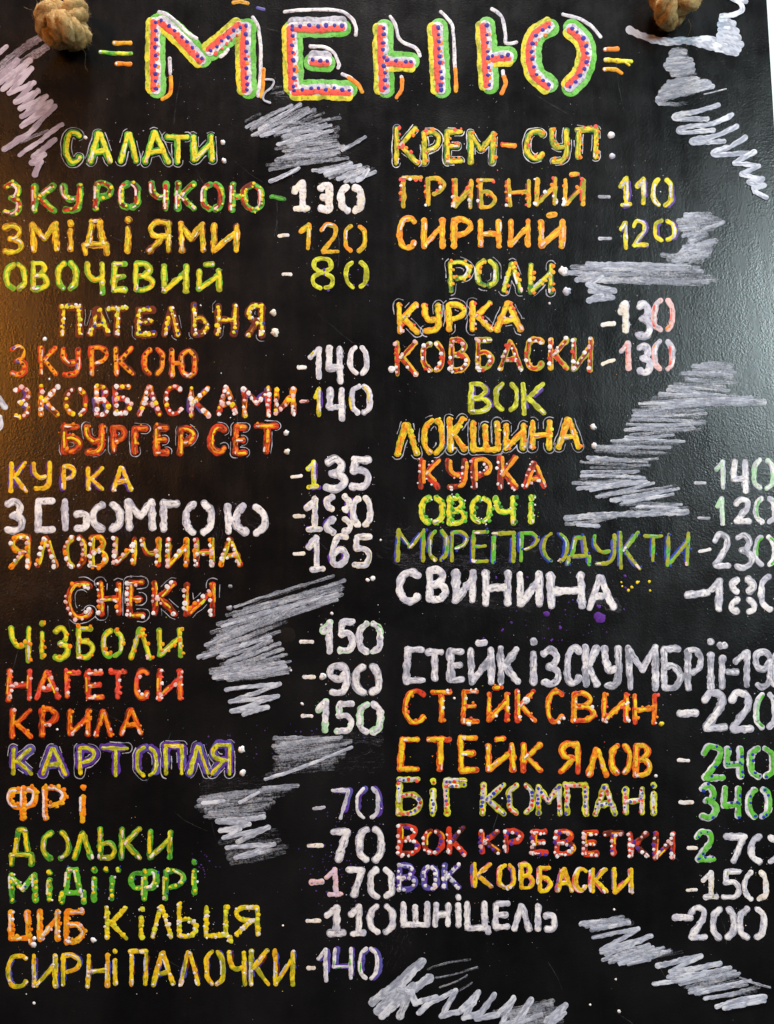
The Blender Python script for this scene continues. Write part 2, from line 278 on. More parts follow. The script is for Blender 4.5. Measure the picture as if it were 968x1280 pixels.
# layers: ('l', colours, width, (dx, dy), cover) stroke; ('d', colours, radius, spacing, side offset, chance) beads; ('o', colours, width, gap, cover) outline
ST = {
 'salat': [('l', [G, DG, G], 10, (0, 0), 1), ('l', [Y, LY, Y], 6.6, (.6, .2), 1), ('l', [WH, LY], 2.6, (1, -.5), .35), ('o', [GY, LI], 1.0, 1.6, .8)],
 'kuroch': [('l', [G, DG, G], 10, (.5, 0), 1), ('l', [BR, RR, BR], 6.4, (-1.2, 0), .85), ('l', [Y, G], 3.5, (1.8, 0), .5), ('l', [PK, WH], 3.0, (-2.2, .5), .6), ('d', [Y, LY], 1.9, 9, 2, .6)],
 'zmid': [('l', [BR, AM, BR], 10, (0, 0), 1), ('l', [Y, AM, OL, Y], 6, (-.4, 0), 1), ('l', [LY, WH], 2, (1.5, 0), .35)],
 'ovoch': [('l', [OL, G, OL], 9, (0, 0), 1), ('l', [Y, LY], 5, (.9, 0), .9), ('d', [WH, O], 1.6, 22, 0, .4)],
 'patel': [('l', [BR, rgb(110, 40, 20)], 11, (0, 0), 1), ('l', [Y, BR, AM, Y], 4.6, (.5, 0), .95), ('d', [Y, Y, LY], 2.7, 6.6, 0.5, .8), ('d', [BL, WH, WH], 1.8, 10, 2.2, .7), ('o', [GY, GY], .8, 1.8, .3)],
 'kurkoy': [('l', [BR, RR], 8.6, (0, 0), 1), ('l', [O, AM, O], 5.2, (0, 0), 1), ('d', [RR, BR], 1.9, 8, 0, .8), ('l', [WH, O], 1.7, (1.6, 0), .3), ('l', [VI], 3, (-3, 1), .18)],
 'kovbas': [('l', [PU, VI], 8, (-2, 1), .45), ('l', [RR, BR, O], 8, (0, 0), 1), ('d', [WH, WH, PK, Y], 2.9, 7, 0, .95)],
 'burg': [('l', [BR, RR, BR], 10.5, (0, 0), 1), ('l', [O, RR, BR, O], 6, (.4, 0), 1), ('l', [Y, AM], 3.4, (.8, .3), .6), ('d', [RR, O], 1.9, 9, 3.3, .5), ('o', [GY, LI], .9, 1.2, .55)],
 'kurka9': [('l', [PU, BR], 9.4, (-1, 0), .8), ('l', [AM, Y, AM], 6.8, (0, 0), 1), ('l', [O], 2, (2, 0), .35), ('d', [WH], 1.5, 18, 2, .3)],
 'white': [('l', [LI, GY, LI], 10.4, (0, 0), 1), ('l', [WH, WH, LI], 8.4, (0, 0), 1), ('l', [LI, GY], 1.3, (.8, 0), .3)],
 'whiteC': [('l', [CR, LI], 10.4, (0, 0), 1), ('l', [CR, WH], 9, (0, 0), 1)],
 'greywhite': [('l', [GY, LI], 9.8, (0, 0), 1), ('l', [LI, WH, LI, GY], 7.8, (0, 0), 1), ('l', [GY], 1.4, (1, 0), .35)],
 'yalo': [('l', [O, BR, RR], 8.4, (0, 0), 1), ('l', [Y, OL], 4, (1.8, 0), .8), ('d', [WH, PK, WH, O], 2.7, 7.2, -1.6, .85)],
 'sneki': [('l', [RR, BR, RR], 9.4, (0, 0), 1), ('l', [Y, O, RR, LY], 3.8, (1.6, 0), .85), ('d', [WH, PK, WH, O], 2.7, 7.2, -3, .75), ('o', [GY, LI], .9, 3.4, .7)],
 'chiz': [('l', [OL, G, OL], 8, (0, 0), 1), ('l', [Y, LY], 5, (.6, 0), .9), ('l', [WH, LI], 2, (0, 0), .5), ('d', [O, O, AM], 2.7, 9.5, 3, .6)],
 'naget': [('l', [RR, BR, RR], 8.8, (0, 0), 1), ('l', [O, RP, RR], 6, (0, 0), 1), ('l', [AM, Y], 2.6, (-2, 0), .5), ('d', [PK, RP, WH, RP], 2.3, 8, 2.6, .65)],
 'kryla': [('l', [BR, RR, BR], 8.6, (0, 0), 1), ('l', [O, RR, O], 6, (0, 0), 1), ('l', [AM, Y], 2.4, (1.6, 0), .4), ('d', [PK, O, O], 2.1, 8, 2.6, .5)],
 'karto': [('l', [PU, PU, VI], 12.5, (0, 0), .95), ('l', [Y, OL, LY, OL], 5.6, (0, 0), 1), ('l', [WH], 1.4, (-1.5, 0), .3), ('o', [LI, GY], 1.1, 0.4, .75)],
 'fri': [('l', [O, O, AM], 8.8, (1, 0), 1), ('l', [WH, PK, WH], 3.4, (-2.6, 0), .85), ('d', [O, AM], 2.9, 7, 3.2, .75)],
 'dolk': [('l', [G, DG, OL], 8.8, (0, 0), 1), ('l', [LY, OL, Y], 5.2, (-.6, 0), .95), ('l', [WH, PK], 1.7, (1.6, 0), .25)],
 'midi': [('l', [G, G, DG], 8.6, (.6, 0), 1), ('l', [WH, LY], 3.4, (-2.4, 0), .6), ('d', [Y, LY, Y], 2.3, 8, .4, .7), ('d', [BL, WH], 1.3, 13, 4.4, .4)],
 'cyb': [('l', [O, O, AM], 8.8, (0, 0), 1), ('l', [WH, Y, PK], 3.6, (-2.2, 0), .7), ('d', [PK, AM, O, WH], 2.4, 7.5, 2.8, .7)],
 'kilc': [('l', [Y, OL], 7, (0, 0), 1), ('d', [Y, LY, Y, CR], 2.9, 5.4, .6, .9), ('d', [WH, CR], 1.6, 12, -2.2, .5)],
 'syrni': [('l', [VI, BL, BR], 8.4, (1.4, 0), .6), ('l', [OL, Y, AM], 7, (0, 0), 1), ('l', [WH, LI], 2.1, (-2.2, 0), .5), ('d', [WH], 1.8, 26, 0, .4)],
 'krem': [('l', [OL, DG], 8.6, (0, 0), 1), ('l', [Y, OL, Y], 6, (0, 0), 1), ('d', [O, RP, O], 2.3, 8, 3, .6), ('o', [LI, WH, GY], 1.1, .9, .75)],
 'hryb': [('l', [RR, BR], 5, (-2.4, .5), .7), ('l', [AM, OL, AM], 6.4, (.4, 0), 1), ('d', [O, RP, WH, O], 2.3, 8, -2.8, .6)],
 'syr': [('l', [O, AM, O], 8.6, (0, 0), 1), ('l', [Y, O, Y], 4.6, (-.8, 0), .8), ('l', [WH, PK], 2.3, (2, 0), .35)],
 'roli': [('l', [OL, DG, OL], 8, (0, 0), 1), ('l', [Y, LY], 5, (0, 0), .95), ('l', [WH, LI], 2.6, (-2.6, 0), .4), ('d', [O, AM], 2.5, 8, 3, .55), ('o', [GY, LI], 1.1, 2.4, .5)],
 'kurka5': [('l', [AM, O, OL], 9, (0, 0), 1), ('l', [Y, Y, AM], 6, (0, 0), 1), ('d', [O, RP, PK], 2, 8, 3.2, .5), ('o', [GY, LI], 1.1, 2.6, .6)],
 'kovb6': [('l', [OL, AM], 8.2, (0, 0), 1), ('l', [RR, BR, RR], 5, (0, 0), .8), ('d', [WH, PK, RR, WH], 2.5, 7.2, -1.5, .85)],
 'vok': [('l', [PU], 7.5, (2.6, 1.6), .55), ('l', [OL, LY, OL], 7.4, (0, 0), 1), ('l', [WH, LI], 1.7, (1.8, 0), .35)],
 'lok': [('l', [Y, OL, AM], 9, (0, 0), 1), ('l', [O, AM, Y, O], 6, (0, 0), 1), ('d', [AM, LY, O], 2.4, 9, 3, .45), ('l', [WH], 2, (-2, 0), .2), ('o', [GY, LI], 1.1, 2.4, .7)],
 'kurkaR': [('l', [RR, BR, RR], 8.4, (-1.2, 0), 1), ('l', [AM, O, AM], 5, (2.2, 0), .9), ('d', [WH, PK], 1.8, 7, -4, .6)],
 'ovochi': [('l', [LY, G, LY], 8.6, (0, 0), 1), ('l', [Y, LY], 5, (-.6, 0), .8), ('d', [G, G, DG], 2.3, 7.4, 3.6, .75), ('d', [WH], 1.2, 14, 4.6, .4)],
 'more': [('l', [BL, VI], 5.4, (-2.2, 0), .75), ('l', [OL, OL, G], 5.8, (.7, 0), 1), ('l', [WH, LI], 1.6, (-.6, 0), .4), ('d', [BL], 1.6, 20, 3, .4)],
 'steyks': [('l', [RR, O, RR], 7.8, (0, 0), 1), ('l', [Y, AM, Y], 4.4, (1.2, 0), .7), ('d', [WH, O, RP], 2, 8.5, 3, .55)],
 'steyky': [('l', [O, RR, O], 9.4, (0, 0), 1), ('l', [Y, AM, Y], 6, (.4, 0), .95), ('l', [WH, PK], 2.2, (-1.6, -1), .2)],
 'big': [('l', [LY, OL, LY], 9.4, (0, 0), 1), ('l', [WH, LI, PK], 5, (-.8, 0), .95), ('d', [BL, VI, RP, RR], 2.1, 5.6, -.8, .85)],
 'krev': [('l', [RR, RR, BR], 8.4, (0, 0), 1), ('l', [Y, O], 2.4, (2.8, 0), .5), ('d', [WH, PU, WH, PK], 2.3, 6.6, -1.8, .95)],
 'vokb': [('l', [VI, PU, VI], 8.6, (0, 0), 1), ('l', [LI, WH], 2.4, (1.6, 0), .55), ('d', [WH, WH, LI], 2.7, 8, -1, .85)],
 'kovb18': [('l', [WH, RP, VI], 7.6, (-1.2, .3), .85), ('l', [Y, AM, Y], 6, (.6, 0), 1)],
 'p_yel': [('l', [PU], 7.5, (2.8, 1), .6), ('l', [OL, Y, LY], 7, (0, 0), 1), ('l', [WH, LI], 3.2, (1.2, 0), .7)],
 'p_amb': [('l', [AM, OL, AM, O], 6.6, (0, 0), 1), ('l', [Y, AM], 3, (-1, 0), .6), ('l', [PK, WH], 2.4, (1.4, 0), .4), ('l', [PU], 3, (1, 3.4), .08)],
 'p_80': [('l', [OL, LY, OL], 7.4, (0, 0), 1), ('l', [LI, WH], 2.2, (1.5, 0), .35), ('d', [PU], 1.6, 16, 4, .4)],
 'p_wy': [('l', [LI, WH], 9, (.6, 0), 1), ('l', [WH, LI], 5.5, (1, 0), 1), ('l', [Y, OL], 3.2, (-2, 0), .4)],
 'p_wpu': [('l', [PU], 9, (-2, -.6), .5), ('l', [LI, CR, WH], 9, (0, 0), 1), ('l', [WH, LI], 5, (.5, 0), .9), ('l', [OL], 1.3, (2, 0), .35)],
 'p_wg': [('l', [LI, WH, PG], 9.6, (0, 0), 1), ('l', [WH, LI], 5.5, (0, 0), .9), ('l', [G, DG], 2.6, (2.6, 0), .18)],
 'p_or': [('l', [LI, PK], 9, (0, 0), 1), ('l', [O, PK, RP], 3.6, (-2, 0), .6), ('l', [LI, WH], 2.6, (1.5, 0), .6)],
 'p_li': [('l', [LI, GY], 10.4, (0, 0), 1), ('l', [LI, LI, WH], 7.5, (0, 0), 1)],
 'p_pg': [('l', [LI, PG], 9, (0, 0), 1), ('l', [PG, WH, PG], 6, (0, 0), 1)],
 'p_gw': [('l', [LI, WH], 9, (-.5, 0), 1), ('l', [G, G, PG], 4.4, (1.8, 0), .8)],
 'p_gr': [('l', [WH, LI], 9.4, (-.8, 0), 1), ('l', [G, rgb(120, 200, 90)], 7, (1, 0), 1), ('d', [BL, BL], 2.1, 9, 1.8, .55)],
 'p_pw': [('l', [PU, VI], 8.5, (2, 0), .95), ('l', [WH, LI], 5.8, (-1, 0), 1)],
 'p_pkg': [('l', [PU, VI], 8, (1.8, 0), .9), ('l', [WH, LI, WH], 5.6, (-1.4, 0), 1), ('l', [G], 2.4, (-.6, 1.6), .25)],
 'p_pk': [('l', [PK, LI], 9, (0, 0), 1), ('l', [rgb(226, 205, 228), PK], 6, (0, 0), 1)],
 'p_ol': [('l', [LI, WH, CR], 9, (0, 0), 1), ('l', [OL, CR], 3, (1.5, 0), .4), ('l', [WH], 4, (-1, 0), .7)],
 'dashw': [('l', [WH, CR], 6.2, (0, 0), 1)],
 'dashg': [('l', [GY, LI], 5, (0, 0), 1), ('l', [LI, GY], 2.6, (0, -.4), .7)],
 'dasho': [('l', [RR, O], 7.5, (0, 0), 1), ('l', [AM, Y], 3.5, (0, -.5), .9)],
 'dashG': [('l', [DG, G], 7, (0, 0), 1), ('l', [G], 3, (0, 0), .8)],
 'dashpk': [('l', [BR, PK], 6, (0, 0), 1), ('l', [PK, WH], 3, (0, -.5), .9)],
}

# ------------------------------------------------------------------ letter shapes (unit box, y down)
def s(*p): return ('s', p)
def c(*p): return ('c', p)
ARC_L = c((.36, .01), (.06, .18), (0, .5), (.06, .82), (.34, .99)); ARC_R = c((.68, .01), (.94, .18), (1, .5), (.94, .82), (.66, .99))
GL = {
 'А': [s((0, 1), (.44, 0)), s((.5, .02), (1, 1)), s((.3, .66), (.7, .62))],
 'Б': [s((0, 0), (0, 1)), s((.05, 0), (.85, 0)), c((.12, .46), (.6, .44), (1, .7), (.65, .98), (.05, 1))],
 'В': [s((0, 0), (0, 1)), c((.08, 0), (.55, 0), (.82, .22), (.5, .45), (.15, .5)), c((.25, .48), (.75, .52), (1, .76), (.65, .98), (.06, 1))],
 'Г': [s((0, .04), (0, 1)), s((0, 0), (1, 0))],
 'Д': [s((.2, .68), (.36, .04)), s((.36, 0), (.68, 0)), s((.7, .05), (.82, .68)), s((.02, 1), (.03, .76)), s((.02, .74), (1, .72)), s((1, .76), (.98, 1))],
 'Е': [s((0, 0), (0, 1)), s((.08, 0), (.95, 0)), s((.1, .5), (.8, .48)), s((.05, 1), (1, .98))],
 'З': [c((0, .1), (.45, 0), (.88, .18), (.72, .42), (.35, .5)), c((.42, .49), (.95, .62), (.96, .86), (.5, 1), (0, .95))],
 'И': [s((0, 0), (0, 1)), s((.06, .96), (.94, .28)), s((1, 0), (1, 1))],
 'Й': [s((0, 0), (0, 1)), s((.06, .96), (.94, .28)), s((1, 0), (1, 1))],
 'К': [s((0, 0), (0, 1)), s((.95, 0), (.2, .5)), s((.2, .48), (1, 1))],
 'Л': [s((0, 1), (.44, 0)), s((.52, .02), (1, 1))],
 'М': [s((0, 0), (.02, 1)), s((.02, .04), (.48, .55)), s((.5, .55), (.96, .04)), s((1, 0), (1, 1))],
 'Н': [s((0, 0), (0, 1)), s((.05, .52), (.95, .48)), s((1, 0), (1, 1))],
 'О': [ARC_L, ARC_R],
 'О(': [c((.30, .01), (.03, .22), (-.02, .5), (.05, .8), (.30, 1)), c((.72, .0), (.97, .22), (1.02, .5), (.96, .8), (.72, 1))],
 'П': [s((.04, .1), (0, 1)), s((-.04, 0), (1, 0)), s((1, .08), (.98, 1))],
 'Р': [s((0, .02), (0, 1)), c((.1, 0), (.6, 0), (1, .2), (.8, .46), (.28, .58))],
 'С': [c((1, .1), (.7, 0), (.25, .06), (0, .35), (.02, .75), (.35, 1), (.8, .97), (1, .84))],
 'С2': [s((1, 0), (.1, 0)), s((.06, 0), (0, 1)), s((0, 1), (1, .98))],
 'Т': [s((0, 0), (1, 0)), s((.52, .08), (.5, 1))],
 'У': [c((0, 0), (.05, .34), (.35, .56), (.7, .54)), c((.97, 0), (.95, .7), (.68, .97), (.12, 1))],
 'Ф': [c((.36, .08), (.1, .1), (0, .34), (.12, .58), (.36, .6)), s((.5, 0), (.5, 1)), c((.6, .04), (.92, .08), (1, .32), (.88, .54), (.62, .6))],
 'Ц': [s((0, 0), (0, .86)), s((0, .88), (.9, .86)), s((.82, 0), (.82, .84)), s((.97, .9), (1, 1.02))],
 'Ч': [c((0, 0), (.08, .34), (.4, .54), (.82, .5)), s((.93, 0), (.96, 1))],
 'Ш': [s((0, 0), (0, 1)), s((.5, .12), (.5, 1)), s((1, 0), (1, 1)), s((0, 1), (1, 1))],
 'Ь': [s((0, 0), (0, 1)), c((.08, .5), (.62, .48), (1, .74), (.65, .98), (.06, 1))],
 'Ь|': [s((.2, 0), (.2, 1))],
 'Ьh': [c((0, .0), (.8, -.02), (1, .4), (.85, .95), (.1, 1))],
 'Ю': [s((0, 0), (0, 1)), s((.05, .5), (.38, .5)), c((.68, .02), (.45, .2), (.4, .5), (.46, .82), (.68, 1)), c((.74, 0), (.96, .2), (1, .5), (.95, .84), (.74, 1))],
 'Ю(': [s((.1, 0), (.14, .9)), c((.5, .02), (.32, .3), (.34, .7), (.55, .95)), s((.16, .45), (.32, .48)), c((.8, .02), (.98, .3), (1, .7), (.82, 1))],
 'Я': [c((.92, .02), (.35, 0), (.04, .22), (.3, .46), (.85, .5)), s((1, 0), (1, 1)), s((.66, .56), (0, 1))],
 'І': [s((.5, .3), (.5, 1))],
 'Ї': [s((.5, .3), (.5, 1))],
 'Г`': [s((0, .04), (0, 1)), s((0, 0), (1, -.02)), s((.1, .14), (1, .1))],
 '0': [ARC_L, ARC_R],
 '0(': [c((.27, 0), (.02, .18), (-.06, .5), (.01, .82), (.29, 1)), c((.76, 0), (.99, .18), (1.06, .5), (1.0, .82), (.74, 1))],
 '1': [s((0, .3), (.8, .02)), s((.85, 0), (.85, 1))],
 '1b': [s((0, .3), (.6, .02)), s((.62, 0), (.62, .96)), s((.15, 1), (1, .98))],
 '2': [c((0, .2), (.32, 0), (.85, .1), (.82, .4), (.4, .72), (.04, .97)), s((.08, 1), (1, .98))],
 '3': [c((.05, .1), (.45, 0), (.85, .18), (.68, .42), (.3, .48)), c((.4, .47), (.95, .62), (.96, .86), (.5, 1), (0, .95))],
 '3q': [c((0, .12), (.4, .0), (1, .05), (1, .5), (1, .92), (.5, 1), (0, .97)), s((.25, .5), (.95, .48))],
 '4': [s((.06, 0), (0, .58)), s((0, .6), (.9, .58)), s((.9, 0), (.92, 1))],
 '5': [s((1, 0), (.2, 0)), s((.18, .02), (.12, .42)), c((.12, .42), (.7, .42), (1, .68), (.72, .98), (0, 1))],
 '6': [c((.95, .02), (.4, .03), (.05, .45), (.1, .88), (.55, 1), (.95, .78), (.85, .52), (.5, .46), (.12, .62))],
 '7': [s((0, 0), (1, 0)), s((.98, .02), (.4, 1))],
 '8': [c((.5, .48), (.08, .32), (.12, .06), (.5, 0), (.88, .08), (.9, .32), (.5, .48)), c((.42, .5), (.02, .66), (.04, .9), (.4, 1)), c((.6, .5), (.98, .66), (.96, .9), (.62, 1))],
 '8s': [c((.22, 0), (.0, .12), (.04, .26), (.2, .36)), c((.76, 0), (.98, .12), (.96, .26), (.78, .36)), c((.22, .64), (-.02, .76), (.0, .9), (.22, 1)), c((.8, .62), (1.03, .76), (1.0, .9), (.8, 1))],
 '9': [c((.9, .3), (.55, .5), (.06, .4), (.06, .1), (.5, 0), (.9, .12), (1, .5), (.85, .9), (.4, 1), (.15, .96))],
}
DIGITS = set('0123456789')

def tips(P, strokes, style, scale):
    if style in PALE or style.startswith(('p_', 'dash')): return
    for st in strokes:
        if random.random() > .42: continue
        rs = resample(st, 1.2)
        if len(rs) < 8: continue
        seg = rs[-random.randint(3, 6):] if rs[-1][1] >= rs[0][1] else rs[:random.randint(3, 6)]
        ox = random.uniform(-2.4, 2.4)
        P.ribbon([(x+ox, y+random.uniform(0, .8)) for x, y in seg], random.uniform(1.8, 3.0)*scale, [WH, PK, CR], .42, .08, rag=.4)
def covered(pts, cover):
    """patchy coverage of a stroke: whole, or a random stretch of it"""
    if cover >= .999: return pts
    if random.random() > cover*1.25: return None
    pts = resample(pts, 1.5); n = len(pts)
    a = int(random.uniform(0, 1-cover)*n*.8); b = int(a+n*random.uniform(cover*.7, min(1, cover*1.3)))
    b = min(n, b)
    return pts[a:b] if b-a > 2 else None

def paint_glyph(P, tok, box, style, accents, scale=1.0):
    x0, x1, y0, y1 = box
    L = ST[style]; wm = max([q[2] for q in L if q[0] == 'l'])*scale*.9
    if x1-x0 < wm+.5: xa = xb = (x0+x1)/2
    else: xa, xb = x0+wm/2, x1-wm/2
    ya, yb = y0+wm/2, y1-wm/2
    sh = random.uniform(-.03, .03)
    strokes = []
    for kind, pts in GL[tok]:
        q = []
        for (u, v) in pts:
            u += random.uniform(-.025, .025); v += random.uniform(-.015, .015)
            q.append((xa+(xb-xa)*u+sh*(yb-ya)*(.5-v), ya+(yb-ya)*v))
        strokes.append(smooth(q) if kind == 'c' else q)
    h2 = yb-ya
    if tok == 'І': strokes.append([((xa+xb)/2, ya), ((xa+xb)/2+.8, ya+1.5)])
    if tok == 'Ї':
        strokes.append([(xa, ya), (xa+1, ya+1)]); strokes.append([(xb, ya), (xb+1, ya+1)])
    if tok == 'Й' : pass
    paint_strokes(P, strokes, style, accents, scale)
    tips(P, strokes, style, scale)

PALE = {'white', 'whiteC', 'greywhite', 'p_li', 'karto', 'p_gr', 'p_wpu', 'p_wg'}
def paint_strokes(P, strokes, style, accents, scale=1.0):
    L = ST[style]
    for li, q in enumerate(L):
        z = li*.075; scale_ = scale*(.9 if style in PALE else .84)
        if q[0] == 'l':
            for st in strokes:
                p = covered(st, q[4])
                if not p: continue
                jx, jy = random.gauss(0, .45)*(li > 0), random.gauss(0, .4)*(li > 0)
                p = [(a+q[3][0]*scale_+jx, b+q[3][1]*scale_+jy) for a, b in p]
                P.ribbon(p, q[2]*scale_*random.uniform(.86, 1.05), q[1], z+random.uniform(0, .04), .075 if q[2] > 4 else .06, rag=.22)
            if li == 0: continue
        elif q[0] == 'd':
            for st in strokes:
                off = random.uniform(0, q[3]*.5)
                rs = resample(st, q[3]*scale*random.uniform(.92, 1.08)); n = len(rs)
                for i, (x, y) in enumerate(rs):
                    if random.random() > q[5]: continue
                    a = rs[max(0, i-1)]; b = rs[min(n-1, i+1)]; d = math.dist(a, b) or 1
                    nx, ny = (b[1]-a[1])/d, -(b[0]-a[0])/d
                    if nx < 0: nx, ny = -nx, -ny
                    if abs(nx) < .3 and ny > 0: nx, ny = -nx, -ny
                    o = q[4]*scale
                    P.dot(x+nx*o+random.uniform(-1, 1), y+ny*o+random.uniform(-1.1, 1.1), q[2]*scale*random.uniform(.6, 1.2), random.choice(q[1]), z+.05, .09)
        elif q[0] == 'o':
            wm = max([k[2] for k in L if k[0] == 'l'])*scale; dist = wm/2+q[3]*scale
            ctr = [resample(st, 2.0) for st in strokes]
            for si, st in enumerate(strokes):
                rs = resample(st, 2.0); n = len(rs)
                if n < 3: continue
                ring = []
                def nrm(i):
                    a = rs[max(0, i-1)]; b = rs[min(n-1, i+1)]; d = math.dist(a, b) or 1
                    return ((b[1]-a[1])/d, -(b[0]-a[0])/d)
                for i in range(n):
                    nx, ny = nrm(i); ring.append((rs[i][0]+nx*dist, rs[i][1]+ny*dist))
                nx, ny = nrm(n-1); a0 = math.atan2(ny, nx)
                for k in range(1, 8):
                    a = a0+k*math.pi/8; ring.append((rs[-1][0]+math.cos(a)*dist, rs[-1][1]+math.sin(a)*dist))
                for i in range(n-1, -1, -1):
                    nx, ny = nrm(i); ring.append((rs[i][0]-nx*dist, rs[i][1]-ny*dist))
                nx, ny = nrm(0); a0 = math.atan2(-ny, -nx)
                for k in range(1, 8):
                    a = a0+k*math.pi/8; ring.append((rs[0][0]+math.cos(a)*dist, rs[0][1]+math.sin(a)*dist))
                run = []; sd = random.random()*100
                for k, (x, y) in enumerate(ring):
                    ok = all(math.dist((x, y), cpt) > dist-.6 for cj, cl in enumerate(ctr) if cj != si for cpt in cl)
                    ok = ok and vnoise(k*.12, sd) < q[4]-.06
                    if ok: run.append((x, y))
                    if (not ok or k == len(ring)-1):
                        if len(run) > 4: accents.ribbon(smooth(run[::2]), q[2]*scale*.85, q[1], .02, .06, rag=.6, wob=.7)
                        run = []

def text(name, label, style, spec, extra=(), specks=26, scale=1.0, speckc=None):
    """one written word or price: accents and overspray in the part's own mesh, every character a sub-part"""
    A = Paint(); chars = []; bb = [1e9, -1e9, 1e9, -1e9]
    for item in spec.split(';'):
        t = item.split()
        if not t: continue
        tok, st = (t[0].split('/')+[style])[:2]
        b = [float(k) for k in t[1:5]]
        P = Paint()
        if tok in ('-', '_'):                       # dash: x0 y0 x1 y1
            paint_strokes(P, [[(b[0]+2.5, b[1]), (b[2]-2.5, b[3])]], st, A, scale)
            chars.append(('dash', P)); continue
        if tok in ('.', ',', ':'):
            P.dot(b[0], b[1], b[2], WH if st == style else ST[st][0][1][0], .1, .7, 12); chars.append(('dot', P)); continue
        paint_glyph(P, tok, (b[0], b[1], b[2], b[3]), st, A, scale)
        if tok == 'Й':
            m = (b[0]+b[1])/2; paint_strokes(P, [[(m-4, b[2]-4), (m+4, b[2]-5)]], st, A, scale)
        chars.append(('digit' if tok[0] in DIGITS else 'letter', P))
        bb = [min(bb[0], b[0]), max(bb[1], b[1]), min(bb[2], b[2]), max(bb[3], b[3])]
    if bb[0] > 1e8: bb = [0, 1, 0, 1]
    base = [q for q in ST[style] if q[0] != 'o']
    for _ in range(specks):
        x = random.uniform(bb[0]-3, bb[1]+3); y = random.gauss((bb[2]+bb[3])/2, (bb[3]-bb[2])*.42)
        cc = random.choice([GY, GY, LI, BR]+(speckc or random.choice(base)[1]))
        A.speck(x, y, random.choice([.3, .35, .45, .6, .9 if random.random() < .3 else .4]), cc)
    o = A.build(name, M_paint, board); o['label'] = label
    for nm, P in chars: P.build(nm, M_paint, o)
    return o
# ------------------------------------------------------------------ every word and price on the board
T = text
T('heading', 'green and yellow heading САЛАТИ with a thin white outline', 'salat', 'С 79 104 161 207; А 109 142 163 206; Л 147 175 163 206; А 176 214 161 207; Т 205 238 167 207; И 238 269 167 204')
T('dish_name', 'green and dark red line З КУРОЧКОЮ', 'kuroch', 'З 3 29 225 271; К 39 72 228 268; У 75 105 228 267; Р 116 143 225 265; О 147 177 225 264; Ч 185 213 225 265; К 218 246 225 265; О 250 281 226 266; Ю 286 331 226 267', specks=50)
T('price', 'thick white price 130 with a green dash', 'whiteC', '-/dashG 337 246 358 249; 1b 364 389 224 266; 3q 397 416 227 266; 0( 423 455 230 268')
T('dish_name', 'amber yellow line З МІДІЯМИ', 'zmid', 'З 2 31 277 320; М 37 75 276 317; І 82 95 274 316; Д 101 138 272 321; І 155 166 270 318; Я 183 215 274 318; М 222 258 276 317; И 263 300 278 317', specks=50)
T('price', 'amber price 120 with a white dash', 'p_amb', '-/dashw 347 295 362 294; 1 373 391 278 313; 2 400 425 278 318; 0( 430 458 280 317')
T('dish_name', 'olive and yellow line ОВОЧЕВИЙ', 'ovoch', 'О 5 35 327 365; В 38 63 325 365; О( 69 99 325 364; Ч 105 133 326 371; Е 139 161 326 367; В 166 195 326 366; И 202 237 329 368; Й 245 278 335 366', specks=40)
T('price', 'olive price 80 with a white dash', 'p_80', '-/dashw 352 343 366 343; 8 388 419 320 363; 0( 431 460 325 362')
T('heading', 'dark red heading ПАТЕЛЬНЯ beaded with yellow and blue', 'patel', 'П 73 105 379 424; А 108 140 382 422; Т 131 162 381 423; Е 168 197 383 423; Л 201 227 381 423; Ь 238 263 376 422; Н 268 299 378 422; Я 305 332 378 424', specks=40)
T('dish_name', 'orange line З КУРКОЮ', 'kurkoy', 'З 12 35 429 472; К 48 74 431 471; У 75 103 433 472; Р 111 138 431 472; К 142 170 432 471; О( 177 207 433 471; Ю 211 248 434 474', specks=40)
T('price', 'white price 140 with a yellow edge on its first digit', 'white', '-/dashw 371 459 384 459; 1/p_wy 384 404 432 475; 4 407 431 431 481; 0(/p_wy 435 461 431 470', scale=.92)
T('dish_name', 'dark red line З КОВБАСКАМИ beaded with white', 'kovbas', 'З 16 40 481 525; К 49 76 480 522; О( 80 110 483 521; В 117 139 480 522; Б 142 167 480 520; А 172 204 480 521; С 205 230 480 520; К 236 265 482 523; А 269 298 481 520; М 301 340 482 523; И 342 371 483 520', specks=40)
T('price', 'white price 140 with a yellow first digit', 'white', '-/dashpk 374 502 387 502; 1/p_yel 391 403 483 522; 4 408 434 483 528; 0/p_wy 436 466 479 520', scale=.92)
T('heading', 'orange and dark red heading БУРГЕР СЕТ with a thin outline', 'burg', 'Б 76 104 529 569; У 104 133 529 570; Р 137 161 530 568; Г 164 187 531 569; Е 191 213 530 571; Р 221 246 532 571; С 260 285 530 570; Е 290 311 530 571; Т 317 350 528 569', specks=60)
T('dish_name', 'amber line КУРКА edged with purple under the burger heading', 'kurka9', 'К 11 37 575 618; У 38 67 575 615; Р 75 98 579 614; К 107 133 582 616; А 138 168 580 616')
T('price', 'white price 135 with a yellow first digit', 'white', '-/dashw 363 596 379 595; 1b/p_yel 381 400 574 613; 3 404 435 569 616; 5 435 466 570 613', scale=1.05)
T('dish_name', 'thick white line З СЬОМГОЮ', 'white', 'З 5 32 622 668; С2 43 71 622 667; Ь| 76 90 622 665; Ьh 91 113 638 665; О( 113 154 626 666; М 156 195 622 665; Г 200 226 625 666; О( 228 269 625 670; Ю( 274 335 628 672', specks=40)
T('price', 'white price 180 edged with purple', 'p_wpu', '-/dashw 366 645 382 645; 1b 380 405 620 666; 8s 406 441 617 669; 0( 439 466 619 660')
